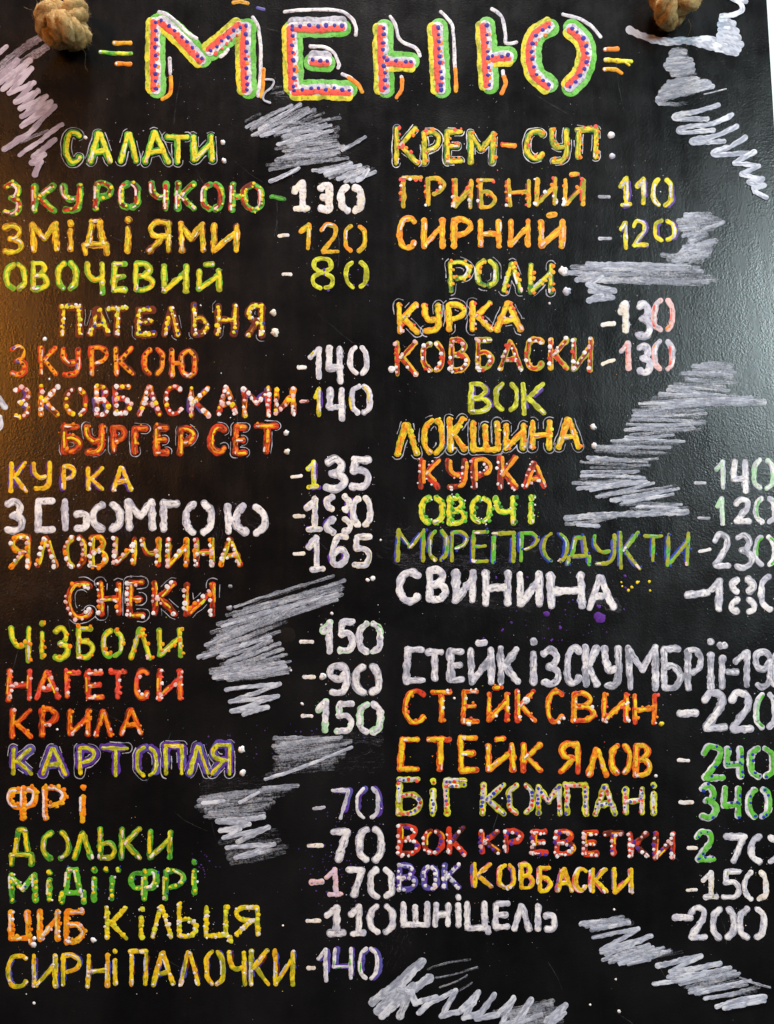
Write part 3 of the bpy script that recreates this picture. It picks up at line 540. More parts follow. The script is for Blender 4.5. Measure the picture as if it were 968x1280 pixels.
T('dish_name', 'orange and yellow line ЯЛОВИЧИНА beaded with white', 'yalo', 'Я 11 39 667 713; Л 43 73 669 711; О( 80 109 668 712; В 111 137 668 711; И 141 172 670 708; Ч 174 203 671 710; И 207 237 671 711; Н 242 269 671 710; А 272 304 670 710', specks=50)
T('price', 'white price 165 edged with purple', 'p_wpu', '-/dashw 366 692 382 692; 1b 383 407 668 716; 6 411 438 667 711; 5 440 466 667 710')
T('heading', 'red and yellow heading СНЕКИ beaded with white', 'sneki', 'С 82 117 725 775; Н 122 153 726 771; Е 158 183 724 774; К 189 223 725 771; И 229 270 727 772', specks=60)
T('dish_name', 'yellow line ЧІЗБОЛИ with orange beads', 'chiz', 'Ч 10 41 782 829; І 47 59 775 825; З 66 88 782 827; Б 95 120 782 825; О 126 156 785 824; Л 161 191 783 826; И 196 229 784 823', specks=50)
T('price', 'white price 150 touched with green beside the cheese balls', 'p_wg', '-/dashw 374 802 393 802; 1 400 418 774 818; 5 421 445 773 817; 0 445 480 775 819')
T('dish_name', 'orange red line НАГЕТСИ', 'naget', 'Н 8 41 835 878; А 43 77 836 876; Г 80 103 837 874; Е 106 132 837 876; Т 135 160 836 875; С 167 188 834 875; И 195 229 835 877', specks=50)
T('price', 'white price 90', 'white', '-/dashw 378 846 395 846; . 404 846 4.2; 9 408 438 827 871; 0( 442 477 829 870')
T('dish_name', 'orange line КРИЛА', 'kryla', 'К 12 43 884 925; Р 49 74 883 923; И 84 115 885 921; Л 116 143 885 923; А 148 181 883 921', specks=40)
T('price', 'white price 150 with a green stripe on its first digit', 'p_wg', '-/dashw 376 895 392 895; 1 394 413 873 917; 5 417 444 876 918; 0 445 480 876 919; . 378 880 2.2')
T('heading', 'purple heading КАРТОПЛЯ filled with yellow', 'karto', 'К 12 45 931 973; А 48 87 930 973; Р 94 125 930 973; Т 124 166 929 976; О 167 202 929 975; П 202 234 927 972; Л 232 265 927 972; Я 260 293 925 973')
T('dish_name', 'orange line ФРІ edged with white', 'fri', 'Ф 8 48 981 1027; Р 52 84 981 1027; І 96 110 980 1030')
T('price', 'purple and white price 70 beside the fries', 'p_pw', '-/dashg 390 1011 408 1009; 7 415 441 984 1026; 0( 444 476 982 1026')
T('dish_name', 'green and yellow line ДОЛЬКИ', 'dolk', 'Д 10 44 1034 1084; О( 51 89 1037 1077; Л 90 118 1038 1076; Ь 122 148 1033 1076; К 149 179 1033 1076; И 184 217 1036 1076')
T('price', 'white price 70 over purple specks', 'white', '-/dashw 384 1057 405 1057; 7 412 439 1035 1079; 0( 446 480 1032 1079')
T('dish_name', 'green line МІДІЇ ФРІ with yellow beads', 'midi', 'М 10 47 1090 1130; І 55 68 1086 1128; Д 73 108 1083 1131; І 111 124 1083 1129; Ї 128 151 1083 1127; Ф 160 200 1085 1128; Р 203 233 1085 1127; І 236 249 1073 1120')
T('price', 'white and pale pink price 170', 'white', '-/p_pk 387 1103 405 1102; 1b/p_pk 405 430 1083 1122; 7 432 457 1083 1123; 0( 460 493 1083 1125', scale=.9)
T('dish_name', 'orange and white word ЦИБ.', 'cyb', 'Ц 10 44 1136 1182; И 46 76 1136 1178; Б 79 109 1136 1181; . 117 1175 3.4; . 43 1173 2.6; . 42 1181 3.6', specks=40)
T('dish_name', 'yellow word КІЛЬЦЯ', 'kilc', 'К 131 161 1132 1176; І 172 182 1133 1174; Л 188 217 1131 1174; Ь 221 248 1127 1173; Ц 255 291 1131 1178; Я 292 325 1131 1171', specks=60)
T('price', 'white price 110 beside the onion rings', 'white', '-/dashw 382 1151 402 1151; 1b 405 433 1130 1171; 1b 435 459 1129 1171; 0( 460 494 1129 1169', scale=.92)
T('dish_name', 'olive line СИРНІ ПАЛОЧКИ edged with blue and white', 'syrni', 'С 7 36 1190 1236; И 40 73 1191 1236; Р 75 104 1190 1234; Н 107 138 1190 1236; І 138 150 1185 1234; П 160 186 1185 1234; А 187 220 1188 1235; Л 222 251 1187 1234; О 254 282 1186 1234; Ч 284 310 1187 1234; К 311 339 1185 1234; И 341 370 1185 1234', specks=50)
T('price', 'purple, white and green price 140', 'p_pkg', '-/dashw 383 1210 395 1210; 1 396 414 1184 1230; 4 415 444 1183 1227; 0 447 477 1182 1227')
# right column
T('heading', 'yellow heading КРЕМ-СУП with a white outline', 'krem', 'К 492 525 157 208; Р 527 553 162 207; Е 555 580 161 206; М 584 620 163 207; -/dasho 626 181 646 182; С 655 682 161 202; У 686 713 159 205; П 719 749 158 200', specks=40)
T('dish_name', 'amber line ГРИБНИЙ with red beads', 'hryb', 'Г 501 528 219 261; Р 532 558 221 259; И 566 592 222 261; Б 598 622 222 262; Н 633 664 223 260; И 669 697 221 258; Й 704 732 222 258', specks=40)
T('price', 'yellow price 110 with a purple edge', 'p_yel', '-/dashg 747 246 764 246; 1b 773 791 220 260; 1 793 809 221 258; 0( 814 841 222 260')
T('dish_name', 'bright orange line СИРНИЙ', 'syr', 'С 496 522 269 313; И 526 557 271 312; Р 564 592 271 312; Н 597 628 273 311; И 635 664 273 310; Й 673 707 273 312', specks=40)
T('price', 'yellow price 120 with a purple paint edge', 'p_yel', '-/dashg 747 298 766 298; 1 773 786 275 312; 2 789 811 273 310; 0 816 846 273 304', scale=.9)
T('heading', 'yellow heading РОЛИ with orange beads', 'roli', 'Р 560 591 325 367; О 593 624 323 361; Л 626 655 326 367; И 660 693 328 369', specks=40)
T('dish_name', 'yellow line КУРКА with a thin outline under the rolls heading', 'kurka5', 'К 496 525 377 419; У 527 553 378 418; Р 557 584 377 416; К 587 618 375 416; А 618 655 375 416')
T('price', 'white, lilac and orange price 130 beside the chicken roll', 'p_or', '-/dashw 751 406 770 404; 1/whiteC 772 788 375 418; 3/p_li 794 817 374 425; 0( 815 844 372 416')
T('dish_name', 'dark red and olive line КОВБАСКИ beaded with white', 'kovb6', 'К 493 524 425 471; О 526 557 426 466; В 561 588 421 466; Б 594 618 421 464; А 622 656 423 465; С 656 681 421 464; К 685 713 421 464; И 714 742 421 466', specks=50)
T('price', 'lilac and orange price 130 beside the sausage roll', 'p_or', '-/dashw 751 455 770 450; 1 773 791 425 465; 3/p_li 795 817 427 470; 0( 815 844 423 465')
T('heading', 'olive word ВОК edged with purple', 'vok', 'В 586 615 477 517; О( 618 649 477 516; К 652 683 477 520')
T('heading', 'orange and yellow heading ЛОКШИНА with a thin outline', 'lok', 'Л 493 525 527 571; О 527 557 522 570; К 559 584 520 566; Ш 588 626 525 566; И 629 658 528 564; Н 662 691 524 564; А 695 728 521 563')
T('dish_name', 'red and amber line КУРКА under the noodle heading', 'kurkaR', 'К 524 553 571 613; У 557 586 572 612; Р 590 616 571 613; К 622 649 568 613; А 653 685 576 612')
T('price', 'pale green and white price 140', 'white', '-/dashg 867 604 884 604; 1/p_pg 892 909 574 613; 4 913 938 574 617; 0(/p_pg 940 969 572 614', scale=.88)
T('dish_name', 'lime green line ОВОЧІ', 'ovochi', 'О 524 557 618 657; В 559 585 619 658; О 587 616 619 656; Ч 617 647 619 658; І 657 671 618 656')
T('price', 'white price 120 with a green last digit', 'white', '-/dashg 871 647 889 648; 1/p_pg 894 907 620 658; 2 916 941 620 656; 0(/p_gw 943 971 620 656', scale=.85)
T('dish_name', 'olive line МОРЕПРОДУКТИ edged with blue', 'more', 'М 495 532 660 704; О( 535 560 661 703; Р 562 586 664 703; Е 589 612 663 704; П 614 644 664 704; Р 648 674 664 704; О( 677 710 665 704; Д 708 739 668 708; У 740 771 667 707; К 773 801 663 713; Т 803 829 667 704; И 832 862 665 709', specks=50, speckc=[BL, GY])
T('price', 'grey white price 230 with a green last digit', 'greywhite', '-/dashw 872 689 890 687; 2 890 915 664 711; 3 918 943 665 713; 0(/p_gw 943 971 668 709', scale=.85)
T('dish_name', 'thick pure white line СВИНИНА', 'white', 'С 496 527 711 756; В 532 562 708 754; И 565 596 711 755; Н 602 640 711 759; И 646 679 713 760; Н 684 732 714 762; А 732 771 717 764', scale=1.06)
T('price', 'white price 180 with broken round digits', 'white', '- 857 744 887 741; 1 885 905 722 765; 8s 911 946 720 769; 0( 949 988 716 766', scale=.92)
T('dish_name', 'grey white line СТЕЙК ІЗ СКУМБРІЇ', 'greywhite', 'С2 504 532 808 856; Т 531 556 811 853; Е 559 582 810 854; Й 585 619 808 857; К 622 651 807 857; І 661 673 797 858; З 676 702 808 860; С 705 728 806 858; К 728 751 805 860; У 752 778 806 862; М 782 824 805 864; Б 826 855 807 865; Р 856 881 809 865; І 884 893 797 863; Ї 896 910 802 863', speckc=[PU, GY])
T('price', 'grey white price 190 running off the right side', 'greywhite', '- 908 840 923 840; 1 916 940 811 860; 9 941 967 811 862; 0 961 990 812 862', scale=.9)
T('dish_name', 'red and yellow line СТЕЙК СВИН.', 'steyks', 'С 504 533 861 906; Т 538 566 862 904; Е 576 600 861 906; Й 608 637 864 904; К 643 672 861 904; С 682 706 861 905; В 714 746 864 904; И 752 786 865 904; Н 790 822 866 907; ./kilc 827 905 3', specks=40)
T('price', 'thick lilac white price 220', 'p_li', '-/white 848 892 872 891; 2 877 910 861 915; 2 910 943 861 917; 0(/p_gw 943 972 864 913')
T('dish_name', 'orange and yellow line СТЕЙК ЯЛОВ', 'steyky', 'С2 497 526 920 966; Т 533 567 920 965; Е 572 600 918 967; Й 606 645 928 967; К 650 680 927 967; Я 697 727 926 969; Л 732 762 933 973; О( 761 791 928 970; В 791 817 928 973', specks=30)
T('price', 'green price 240 with blue dots', 'p_gr', '-/dashw 846 950 863 951; 2 876 908 929 977; 4 905 932 932 974; 0 935 970 931 975')
T('dish_name', 'lime and lilac line БІГ КОМПАНІ dotted with blue', 'big', 'Б 495 531 970 1021; І 536 547 972 1021; Г` 554 585 972 1021; К 600 634 977 1021; О( 633 670 977 1020; М 669 704 979 1021; П 704 737 977 1021; А 740 774 979 1021; Н 778 807 982 1020; І 811 823 977 1021')
T('price', 'green price 340 with blue dots', 'p_gr', '-/dashw 848 1003 868 1003; 3 874 899 978 1026; 4 901 929 981 1025; 0( 933 964 983 1025')
T('dish_name', 'red line ВОК КРЕВЕТКИ beaded with white', 'krev', 'В 497 527 1029 1071; О 528 556 1035 1070; К 558 584 1032 1070; К 599 627 1036 1068; Р 629 655 1035 1068; Е 663 686 1036 1070; В 693 721 1036 1071; Е 727 750 1037 1071; Т 753 780 1038 1071; К 785 813 1039 1073; И 816 845 1038 1076')
T('price', 'white price 270 with a green first digit', 'white', '-/dashw 858 1060 873 1060; 2/p_gr 868 895 1036 1078; 7 904 935 1041 1080; 0( 937 975 1042 1081', scale=.9)
T('dish_name', 'violet word ВОК beaded with white', 'vokb', 'В 496 524 1078 1115; О 526 550 1080 1115; К 552 578 1078 1113', specks=40, speckc=[BL, LI])
T('dish_name', 'yellow word КОВБАСКИ edged with pink', 'kovb18', 'К 589 618 1077 1111; О 621 646 1078 1113; В 648 670 1077 1113; Б 671 692 1082 1117; А 693 717 1082 1117; С 716 735 1083 1116; К 736 761 1083 1118; И 765 793 1083 1119')
T('price', 'white price 150 touched with olive', 'p_ol', '-/dashw 857 1113 873 1112; 1b 876 899 1087 1125; 5 901 928 1086 1125; 0( 929 960 1087 1128', scale=.88)
T('dish_name', 'white line ШНІЦЕЛЬ', 'white', 'Ш 501 538 1126 1160; Н 541 564 1127 1160; І 568 578 1117 1160; Ц 581 614 1126 1168; Е 616 639 1126 1163; Л 639 666 1129 1165; Ь| 668 680 1129 1165; Ьh 679 697 1141 1165', scale=.84)
T('price', 'white price 200 in thin round digits', 'white', '- 841 1147 866 1147; 2 860 886 1130 1176; 0( 889 920 1133 1176; 0( 922 957 1132 1176', scale=.86)
def colon(label, pts):
    for (x, y, r, cc) in pts:
        P = Paint(); P.dot(x, y, r, cc, .05, .8, 14); P.build('dot', M_paint, board)['label'] = label
for lab, pts in (('heading САЛАТИ', ((279, 178, 3, WH), (280, 201, 3.2, WH))), ('heading ПАТЕЛЬНЯ', ((342, 391, 4.2, CR), (344, 416, 5, CR))), ('heading БУРГЕР СЕТ', ((358, 541, 3.6, WH), (359, 565, 4, CR))),
                 ('heading СНЕКИ', ((288, 733, 2.6, GY), (287, 760, 3.4, GY))), ('heading КАРТОПЛЯ', ((302, 937, 4.4, WH), (303, 966, 4.2, WH))), ('heading КРЕМ-СУП', ((764, 169, 4.2, WH), (765, 195, 3.6, LI))),
                 ('heading РОЛИ', ((704, 339, 5.8, WH), (709, 364, 5, LI))), ('heading ЛОКШИНА', ((742, 534, 3.8, WH), (743, 557, 3.8, WH)))):
    colon('white dot of the colon after the '+lab, pts)
# ------------------------------------------------------------------ the big title
A = Paint()
ACC = []
def acc(pts, w, cols, z=.03): q = Paint(); q.ribbon(smooth(pts), w, cols, z, .14, rag=.12); ACC.append(q)
for q in ([(199, 15), (212, 20), (226, 33), (237, 43), (246, 48)], [(276, 71), (281, 67), (285, 62)], [(316, 22), (323, 34), (326, 60), (326, 88), (323, 120)],
          [(356, 15), (390, 12), (425, 14), (440, 23), (445, 35), (445, 44)], [(388, 58), (405, 59), (418, 67), (424, 80), (423, 85)], [(428, 93), (436, 96), (442, 100)],
          [(488, 21), (495, 32), (500, 50), (520, 60), (525, 70)], [(551, 15), (565, 31), (568, 60), (569, 86)], [(615, 11), (628, 22), (632, 45), (633, 54), (646, 53)],
          [(704, 18), (725, 24), (740, 33), (751, 46)], [(212, 73), (213, 92)], [(502, 96), (503, 100)], [(629, 89), (630, 96)]):
    acc(q, 4.4, [WH, LI, WH])
for q in ([(214, 96), (213, 116), (203, 124)], [(330, 87), (329, 105), (327, 121)], [(436, 97), (448, 106), (453, 115)], [(503, 99), (502, 112), (496, 122)],
          [(569, 86), (570, 100), (570, 114)], [(630, 96), (632, 106), (627, 117)]):
    acc(q, 5.0, [O, O, AM], .12)
for _ in range(70): A.speck(random.uniform(180, 750), random.gauss(122, 22), random.choice([.3, .4, .5]), random.choice([GY, LI, BR]))
title = A.build('title', M_paint, board)
for q in ACC: q.build('accent_stroke', M_paint, title)
title['label'] = 'large title МЕНЮ in green, yellow and red with blue dots'
def title_letter(strokes, flip=()):
    P = Paint()
    tg = rgb(122, 204, 92); ty = rgb(214, 220, 62)
    for si, st in enumerate(strokes):
        st = smooth(st)
        def off(d, dy=0): # towards the reader's left (-) or right (+) of the stroke
            out = []; n = len(st)
            for i, (x, y) in enumerate(st):
                a = st[max(0, i-2)]; b = st[min(n-1, i+2)]; dd = math.dist(a, b) or 1
                nx, ny = (b[1]-a[1])/dd, -(b[0]-a[0])/dd
                if nx < -.12 or (abs(nx) <= .12 and ny > 0): nx, ny = -nx, -ny
                out.append((x+nx*d, y+ny*d+dy))
            return out
        f = -1 if si in flip else 1
        P.ribbon(off(2.0*f), 22, [G, tg, tg], 0, .10, rag=.05, wob=.5)
        P.ribbon(off(-6.4*f), 12.5, [LI, GY, LI] if f < 0 else [ty, Y, ty, OL], .11, .10, rag=.09, wob=.6)
        P.ribbon(off(0), 13, [LI, WH, LI], .22, .08, rag=.12, wob=.4)
        P.ribbon(off(-2.9), 7.6, [RP, rgb(240, 78, 62), RP], .31, .09, rag=.14, wob=.5)
        rs = resample(off(3.0), 8.5)
        for (x, y) in rs[1:-1]:
            if random.random() < .75: P.dot(x+random.uniform(-1.6, 1.2), y+random.uniform(2, 6), random.uniform(1.6, 3.2), random.choice([O, RP, RP]), .40, .08)
        rs = resample(off(.8), random.uniform(9, 11.5))
        for (x, y) in rs:
            P.dot(x+random.uniform(-1.0, 1.0), y+random.uniform(-1.4, 1.4), random.uniform(2.3, 3.1), rgb(52, 40, 158), .46, .12)
    P.build('letter', M_paint, title)
title_letter([[(195, 28), (194, 70), (195, 112)], [(202, 26), (226, 46), (252, 75)], [(263, 64), (282, 48), (300, 33)], [(308, 34), (307, 75), (309, 113)]])
title_letter([[(365, 36), (366, 70), (367, 110)], [(366, 34), (400, 34), (428, 33)], [(391, 76), (400, 77), (409, 77)], [(368, 113), (405, 112), (436, 114)]], flip=(1, 2))
title_letter([[(479, 35), (479, 70), (481, 112)], [(484, 77), (498, 77), (514, 78)]])
title_letter([[(547, 34), (549, 70), (551, 112)]])
title_letter([[(607, 32), (609, 70), (611, 107)], [(616, 72), (626, 71), (636, 71)], [(687, 33), (669, 46), (664, 68), (669, 92), (686, 107)], [(714, 36), (729, 50), (733, 70), (727, 92), (712, 109)]])
def eq(marks, label):
    P0 = Paint(); first = True; o = None
    for pts, w, cols in marks:
        P = Paint(); P.ribbon(pts, w, cols, 0, .35); P.dot(pts[0][0], pts[0][1], w*.36, WH, .25, .2)
        x = P.build('dash', M_paint, board); x['label'] = label
eq([([(143, 54), (163, 54)], 5.6, [O, AM]), ([(126, 65), (145, 67), (164, 67)], 5.2, [LY, G, LY]), ([(146, 80), (163, 80)], 5.4, [O])], 'short bright stroke left of the title')
eq([([(757, 62), (772, 61)], 6, [O]), ([(757, 75), (775, 76), (789, 77)], 5.4, [Y, LY]), ([(756, 87), (770, 87), (777, 91)], 5.4, [O, AM]), ([(782, 78), (787, 82)], 3, [Y])], 'short bright stroke right of the title')

# ------------------------------------------------------------------ dry scribbles
SC = [rgb(188, 195, 210), rgb(150, 156, 174), rgb(210, 215, 226)]
def zig(P, left, right, n, w, alpha=.8, jit=3.5, z0=0.0, cols=SC):
    lf = resample(left, max(.5, sum(math.dist(a, b) for a, b in zip(left, left[1:]))/(n+.01)))
    rt = resample(right, max(.5, sum(math.dist(a, b) for a, b in zip(right, right[1:]))/(n+.01)))
    m = min(len(lf), len(rt), n+1); pts = []
    for i in range(m):
        a, b = lf[i], rt[i]
        j = lambda: random.uniform(-jit, jit)
        A1 = (a[0]+j()*1.4, a[1]+j()*.5); B1 = (b[0]+j()*1.4, b[1]+j()*.5)
        bow = random.uniform(-1.5, 1.5); M1 = ((A1[0]+B1[0])/2, (A1[1]+B1[1])/2+bow)
        P.ribbon(smooth([A1, M1, B1]), w*random.uniform(.75, 1.15), cols, z0+i*.012, .06, alpha*random.uniform(.75, 1.12), rag=.25, fade=random.choice([0, .2, .5]))
        if i < m-1 and random.random() < .75:
            a2 = lf[i+1]; A2 = (a2[0], a2[1])
            P.ribbon(smooth([B1, ((A2[0]+B1[0])/2, (A2[1]+B1[1])/2+bow), A2]), w*random.uniform(.6, 1.0), cols, z0+i*.012+.006, .06, alpha*random.uniform(.55, 1.0), rag=.25, fade=random.choice([0, .5]))
def line(P, pts, w, alpha=.85, z=.1, fade=0, sm=True, cols=SC):
    P.ribbon(smooth(pts) if sm else pts, w, cols, z, .06, alpha, rag=.18, fade=fade)
def poly(P, pts, w, alpha=.9, z=0.0, cols=SC):
    for i, (a, b) in enumerate(zip(pts, pts[1:])):
        m = ((a[0]+b[0])/2+random.uniform(-.6, .6), (a[1]+b[1])/2+random.uniform(-.8, .8))
        P.ribbon(smooth([a, m, b]), w*random.uniform(.88, 1.1), cols, z+i*.012, .06, alpha*random.uniform(.85, 1.05), rag=.18)
def scribble(label, fn):
    P = Paint(); fn(P); o = P.build('scribble', M_dry, board); o['label'] = label
def f1(P):
    WM = [rgb(182, 170, 182), rgb(150, 136, 150)]
    line(P, [(54, 44), (28, 62), (0, 84)], 10, .62, cols=WM); line(P, [(58, 60), (32, 76), (-2, 98)], 10, .62, .13, cols=WM)
    line(P, [(8, 58), (0, 66)], 6, .8, cols=WM)
    poly(P, [(-4, 96), (22, 76), (-2, 104), (38, 76), (4, 112), (40, 86), (12, 117), (43, 104), (20, 128), (48, 114), (26, 136), (58, 121), (28, 146), (64, 128), (28, 158), (69, 133), (36, 168), (6, 187)], 7, .98, .2, cols=WM)
    poly(P, [(78, 156), (52, 176), (25, 194)], 6.5, .98, .4, cols=WM); poly(P, [(60, 164), (26, 178)], 5, .6, .5, cols=WM)
    poly(P, [(69, 175), (42, 196), (56, 194), (40, 204), (52, 203), (44, 219)], 7, 1.0, .5, cols=WM)
scribble('grey scribble below the left rope knot', f1)
def f2(P):
    zig(P, [(312, 156), (327, 170), (352, 168), (356, 185), (346, 200), (338, 210)], [(366, 130), (402, 145), (410, 160), (420, 175), (430, 187), (432, 202)], 25, 4.2, .68, 6)
    zig(P, [(350, 150), (366, 175), (372, 205)], [(400, 150), (418, 180), (428, 200)], 9, 4, .6, 5, z0=.35)
    zig(P, [(392, 212), (412, 222), (436, 228)], [(440, 203), (455, 210), (466, 214)], 8, 5.4, .8, z0=.2)
    for q, w, a in (([(338, 227), (355, 220), (374, 211)], 5, .8), ([(428, 188), (443, 180), (457, 172)], 4.5, .7), ([(405, 151), (425, 148)], 5, .5), ([(410, 164), (423, 160), (420, 166)], 5, .5),
                    ([(460, 213), (454, 222), (447, 226)], 5.5, 1), ([(327, 170), (342, 166)], 5, .8), ([(308, 152), (325, 143)], 4, .5)):
        line(P, q, w, a, .5)
    line(P, [(332, 100), (342, 101), (341, 108), (331, 117), (330, 125), (338, 129)], 2.6, .85, .5)
    zig(P, [(340, 112), (345, 128)], [(356, 108), (362, 126)], 4, 4, .42, z0=.1)
scribble('grey scribble between the title and the first salad price', f2)
def f3(P):
    line(P, [(787, 37), (806, 46), (832, 52), (858, 51), (888, 58), (918, 65)], 9.5, 1.0)
    line(P, [(860, 52), (890, 50), (922, 62)], 9, 1.0, .15); line(P, [(880, 56), (905, 60), (920, 66)], 9, 1.0, .2)
    poly(P, [(923, 62), (900, 50), (926, 56), (900, 45), (922, 48), (901, 38), (920, 40), (901, 31), (916, 30), (902, 24)], 9, 1.0, .22)
    line(P, [(902, 21), (915, 19), (927, 14), (926, 6), (918, 0), (908, -4)], 6.5, 1.0, .5); line(P, [(912, -3), (925, 0), (932, 3)], 6, 1.0, .55)
    zig(P, [(842, 64), (834, 82), (841, 94)], [(853, 62), (866, 84), (868, 93)], 11, 7, 1.0, 2, z0=.1)
    zig(P, [(838, 104), (826, 116), (822, 126)], [(872, 98), (884, 104), (892, 110)], 9, 6.4, .98, 2, z0=.3)
    line(P, [(824, 130), (845, 131), (858, 129)], 5, .8, .5, .6); line(P, [(880, 118), (908, 112)], 1.8, .75, .5)
    for q in ([(898, 132), (870, 140), (846, 144), (846, 149), (884, 149)], [(915, 144), (890, 155), (853, 160), (852, 166), (892, 163)], [(921, 158), (895, 170), (868, 174), (868, 179), (905, 177)],
              [(932, 172), (912, 184), (893, 189), (896, 194), (935, 191)]):
        line(P, q, 6.2, 1.0, .3, .25)
    poly(P, [(943, 190), (918, 204), (948, 208), (927, 218), (953, 224), (936, 228), (955, 232), (942, 236), (944, 240), (958, 247)], 6.6, 1.0, .4)
scribble('grey zigzag scribble beside the right edge below the rope knot', f3)
def f4(P):
    zig(P, [(860, 268), (848, 282), (862, 298), (858, 312), (838, 328)], [(890, 268), (900, 278), (884, 290), (890, 304), (880, 328)], 19, 6.5, .74, 4)
    line(P, [(880, 286), (896, 282), (904, 278)], 5, .7, .3); line(P, [(880, 304), (894, 302)], 7, .6, .3); line(P, [(828, 319), (842, 320), (856, 316)], 6, .6, .3)
    zig(P, [(724, 331), (716, 341), (728, 350)], [(868, 330), (902, 345), (866, 356)], 7, 6.5, .72, 8, z0=.15); zig(P, [(790, 333), (800, 352)], [(862, 334), (880, 352)], 8, 6, .6, 7, z0=.3)
    poly(P, [(726, 348), (752, 346), (735, 356), (768, 364), (738, 364), (766, 372), (736, 376), (752, 370)], 7, .8, .3)
scribble('grey scribble around the rolls heading, right of it', f4)
def f5(P):
    zig(P, [(884, 452), (856, 470), (852, 476)], [(912, 454), (920, 468), (918, 478)], 10, 5, .62, 5)
    zig(P, [(850, 480), (830, 490), (804, 504), (796, 520)], [(915, 486), (905, 492), (948, 500), (950, 505)], 11, 4.2, .68, 8, z0=.1)
    zig(P, [(800, 512), (792, 528), (786, 545)], [(886, 514), (874, 530), (858, 543)], 12, 4.0, .68, 7, z0=.2)
    zig(P, [(775, 548), (748, 562), (735, 580), (724, 600)], [(850, 546), (832, 560), (808, 582), (798, 600)], 16, 4.0, .70, 8, z0=.25)
    zig(P, [(722, 604), (742, 618), (778, 630), (800, 640)], [(795, 598), (845, 614), (852, 628), (858, 644)], 14, 4.2, .74, 8, z0=.4)
    line(P, [(708, 648), (760, 644), (858, 640)], 8, .72, .6); line(P, [(708, 655), (740, 652), (790, 640)], 5, .62, .65); line(P, [(722, 656), (748, 658)], 5, .8, .65)
    line(P, [(830, 508), (880, 504), (954, 503)], 9, .68, .6); line(P, [(782, 538), (800, 536)], 5, .7, .4)
scribble('large grey lightning-shaped scribble right of the noodle heading', f5)
def f6(P):
    zig(P, [(302, 758), (278, 786), (266, 802)], [(424, 722), (434, 734), (408, 752)], 11, 4.6, .68, 7)
    zig(P, [(272, 794), (262, 808), (254, 823)], [(385, 752), (362, 768), (345, 792)], 10, 4.8, .7, 7, z0=.15)
    zig(P, [(276, 820), (284, 828), (264, 843), (284, 852)], [(342, 794), (350, 810), (362, 828), (352, 842)], 13, 4.8, .7, 6, z0=.3)
    zig(P, [(264, 842), (280, 848)], [(350, 826), (362, 836)], 4, 5, .8, 2, z0=.5)
    poly(P, [(283, 862), (350, 855), (288, 877), (348, 870), (290, 889), (335, 884), (305, 893)], 6, .9, .5)
scribble('grey slanted scribble right of the snacks heading', f6)
def f7(P):
    zig(P, [(342, 922), (348, 938), (352, 952)], [(400, 922), (440, 926), (424, 944)], 13, 4.8, .62, 6)
    zig(P, [(350, 950), (340, 968)], [(428, 945), (412, 962)], 5, 6.5, .5, 4, z0=.2); line(P, [(332, 974), (375, 960), (440, 934)], 4, .85, .4)
    zig(P, [(256, 996), (254, 1008), (262, 1022)], [(368, 982), (336, 1002), (322, 1018)], 14, 5.4, .58, 6, z0=.1)
    for q, w, a in (([(254, 1004), (280, 1001)], 5, .95), ([(300, 1003), (316, 994), (324, 990)], 4, .9), ([(330, 985), (372, 982)], 6, .65), ([(272, 1026), (300, 1024), (330, 1021)], 6, .8)):
        line(P, q, w, a, .5)
    poly(P, [(330, 1021), (274, 1027), (312, 1030), (276, 1038), (300, 1036), (280, 1047), (336, 1034), (298, 1052)], 6.2, .85, .5)
    poly(P, [(284, 1059), (343, 1055), (295, 1072)], 6, .85, .6); line(P, [(295, 1072), (325, 1066), (360, 1057)], 5, .85, .65, .6)
    zig(P, [(280, 1050), (290, 1078)], [(340, 1040), (350, 1066)], 6, 7, .45, 6)
scribble('smeared grey scribble between the potato heading and its prices', f7)
def f8(P):
    poly(P, [(466, 1253), (528, 1202), (472, 1264), (538, 1222), (478, 1270), (516, 1232), (500, 1270)], 10, .82)
    poly(P, [(500, 1236), (515, 1240), (520, 1254), (545, 1246), (524, 1266)], 7.5, 1.0, .15)
    poly(P, [(530, 1258), (570, 1238), (552, 1270), (576, 1264), (598, 1240), (580, 1272), (600, 1266), (618, 1243), (596, 1273), (622, 1268), (642, 1247), (628, 1280), (650, 1276), (664, 1249), (642, 1280), (676, 1268)], 7, .92, .2)
    zig(P, [(622, 1266), (660, 1280)], [(690, 1252), (700, 1275)], 7, 8, .62, 3, z0=.3); poly(P, [(682, 1276), (707, 1256), (688, 1280), (706, 1266)], 7, .95, .45)
    for q in ([(535, 1211), (560, 1203), (588, 1199)], [(545, 1222), (570, 1217), (597, 1209)], [(550, 1234), (572, 1226), (584, 1219)], [(575, 1238), (590, 1228)]):
        line(P, q, 2.6, .55, .3)
scribble('thick grey wavy scribble on the bottom edge', f8)
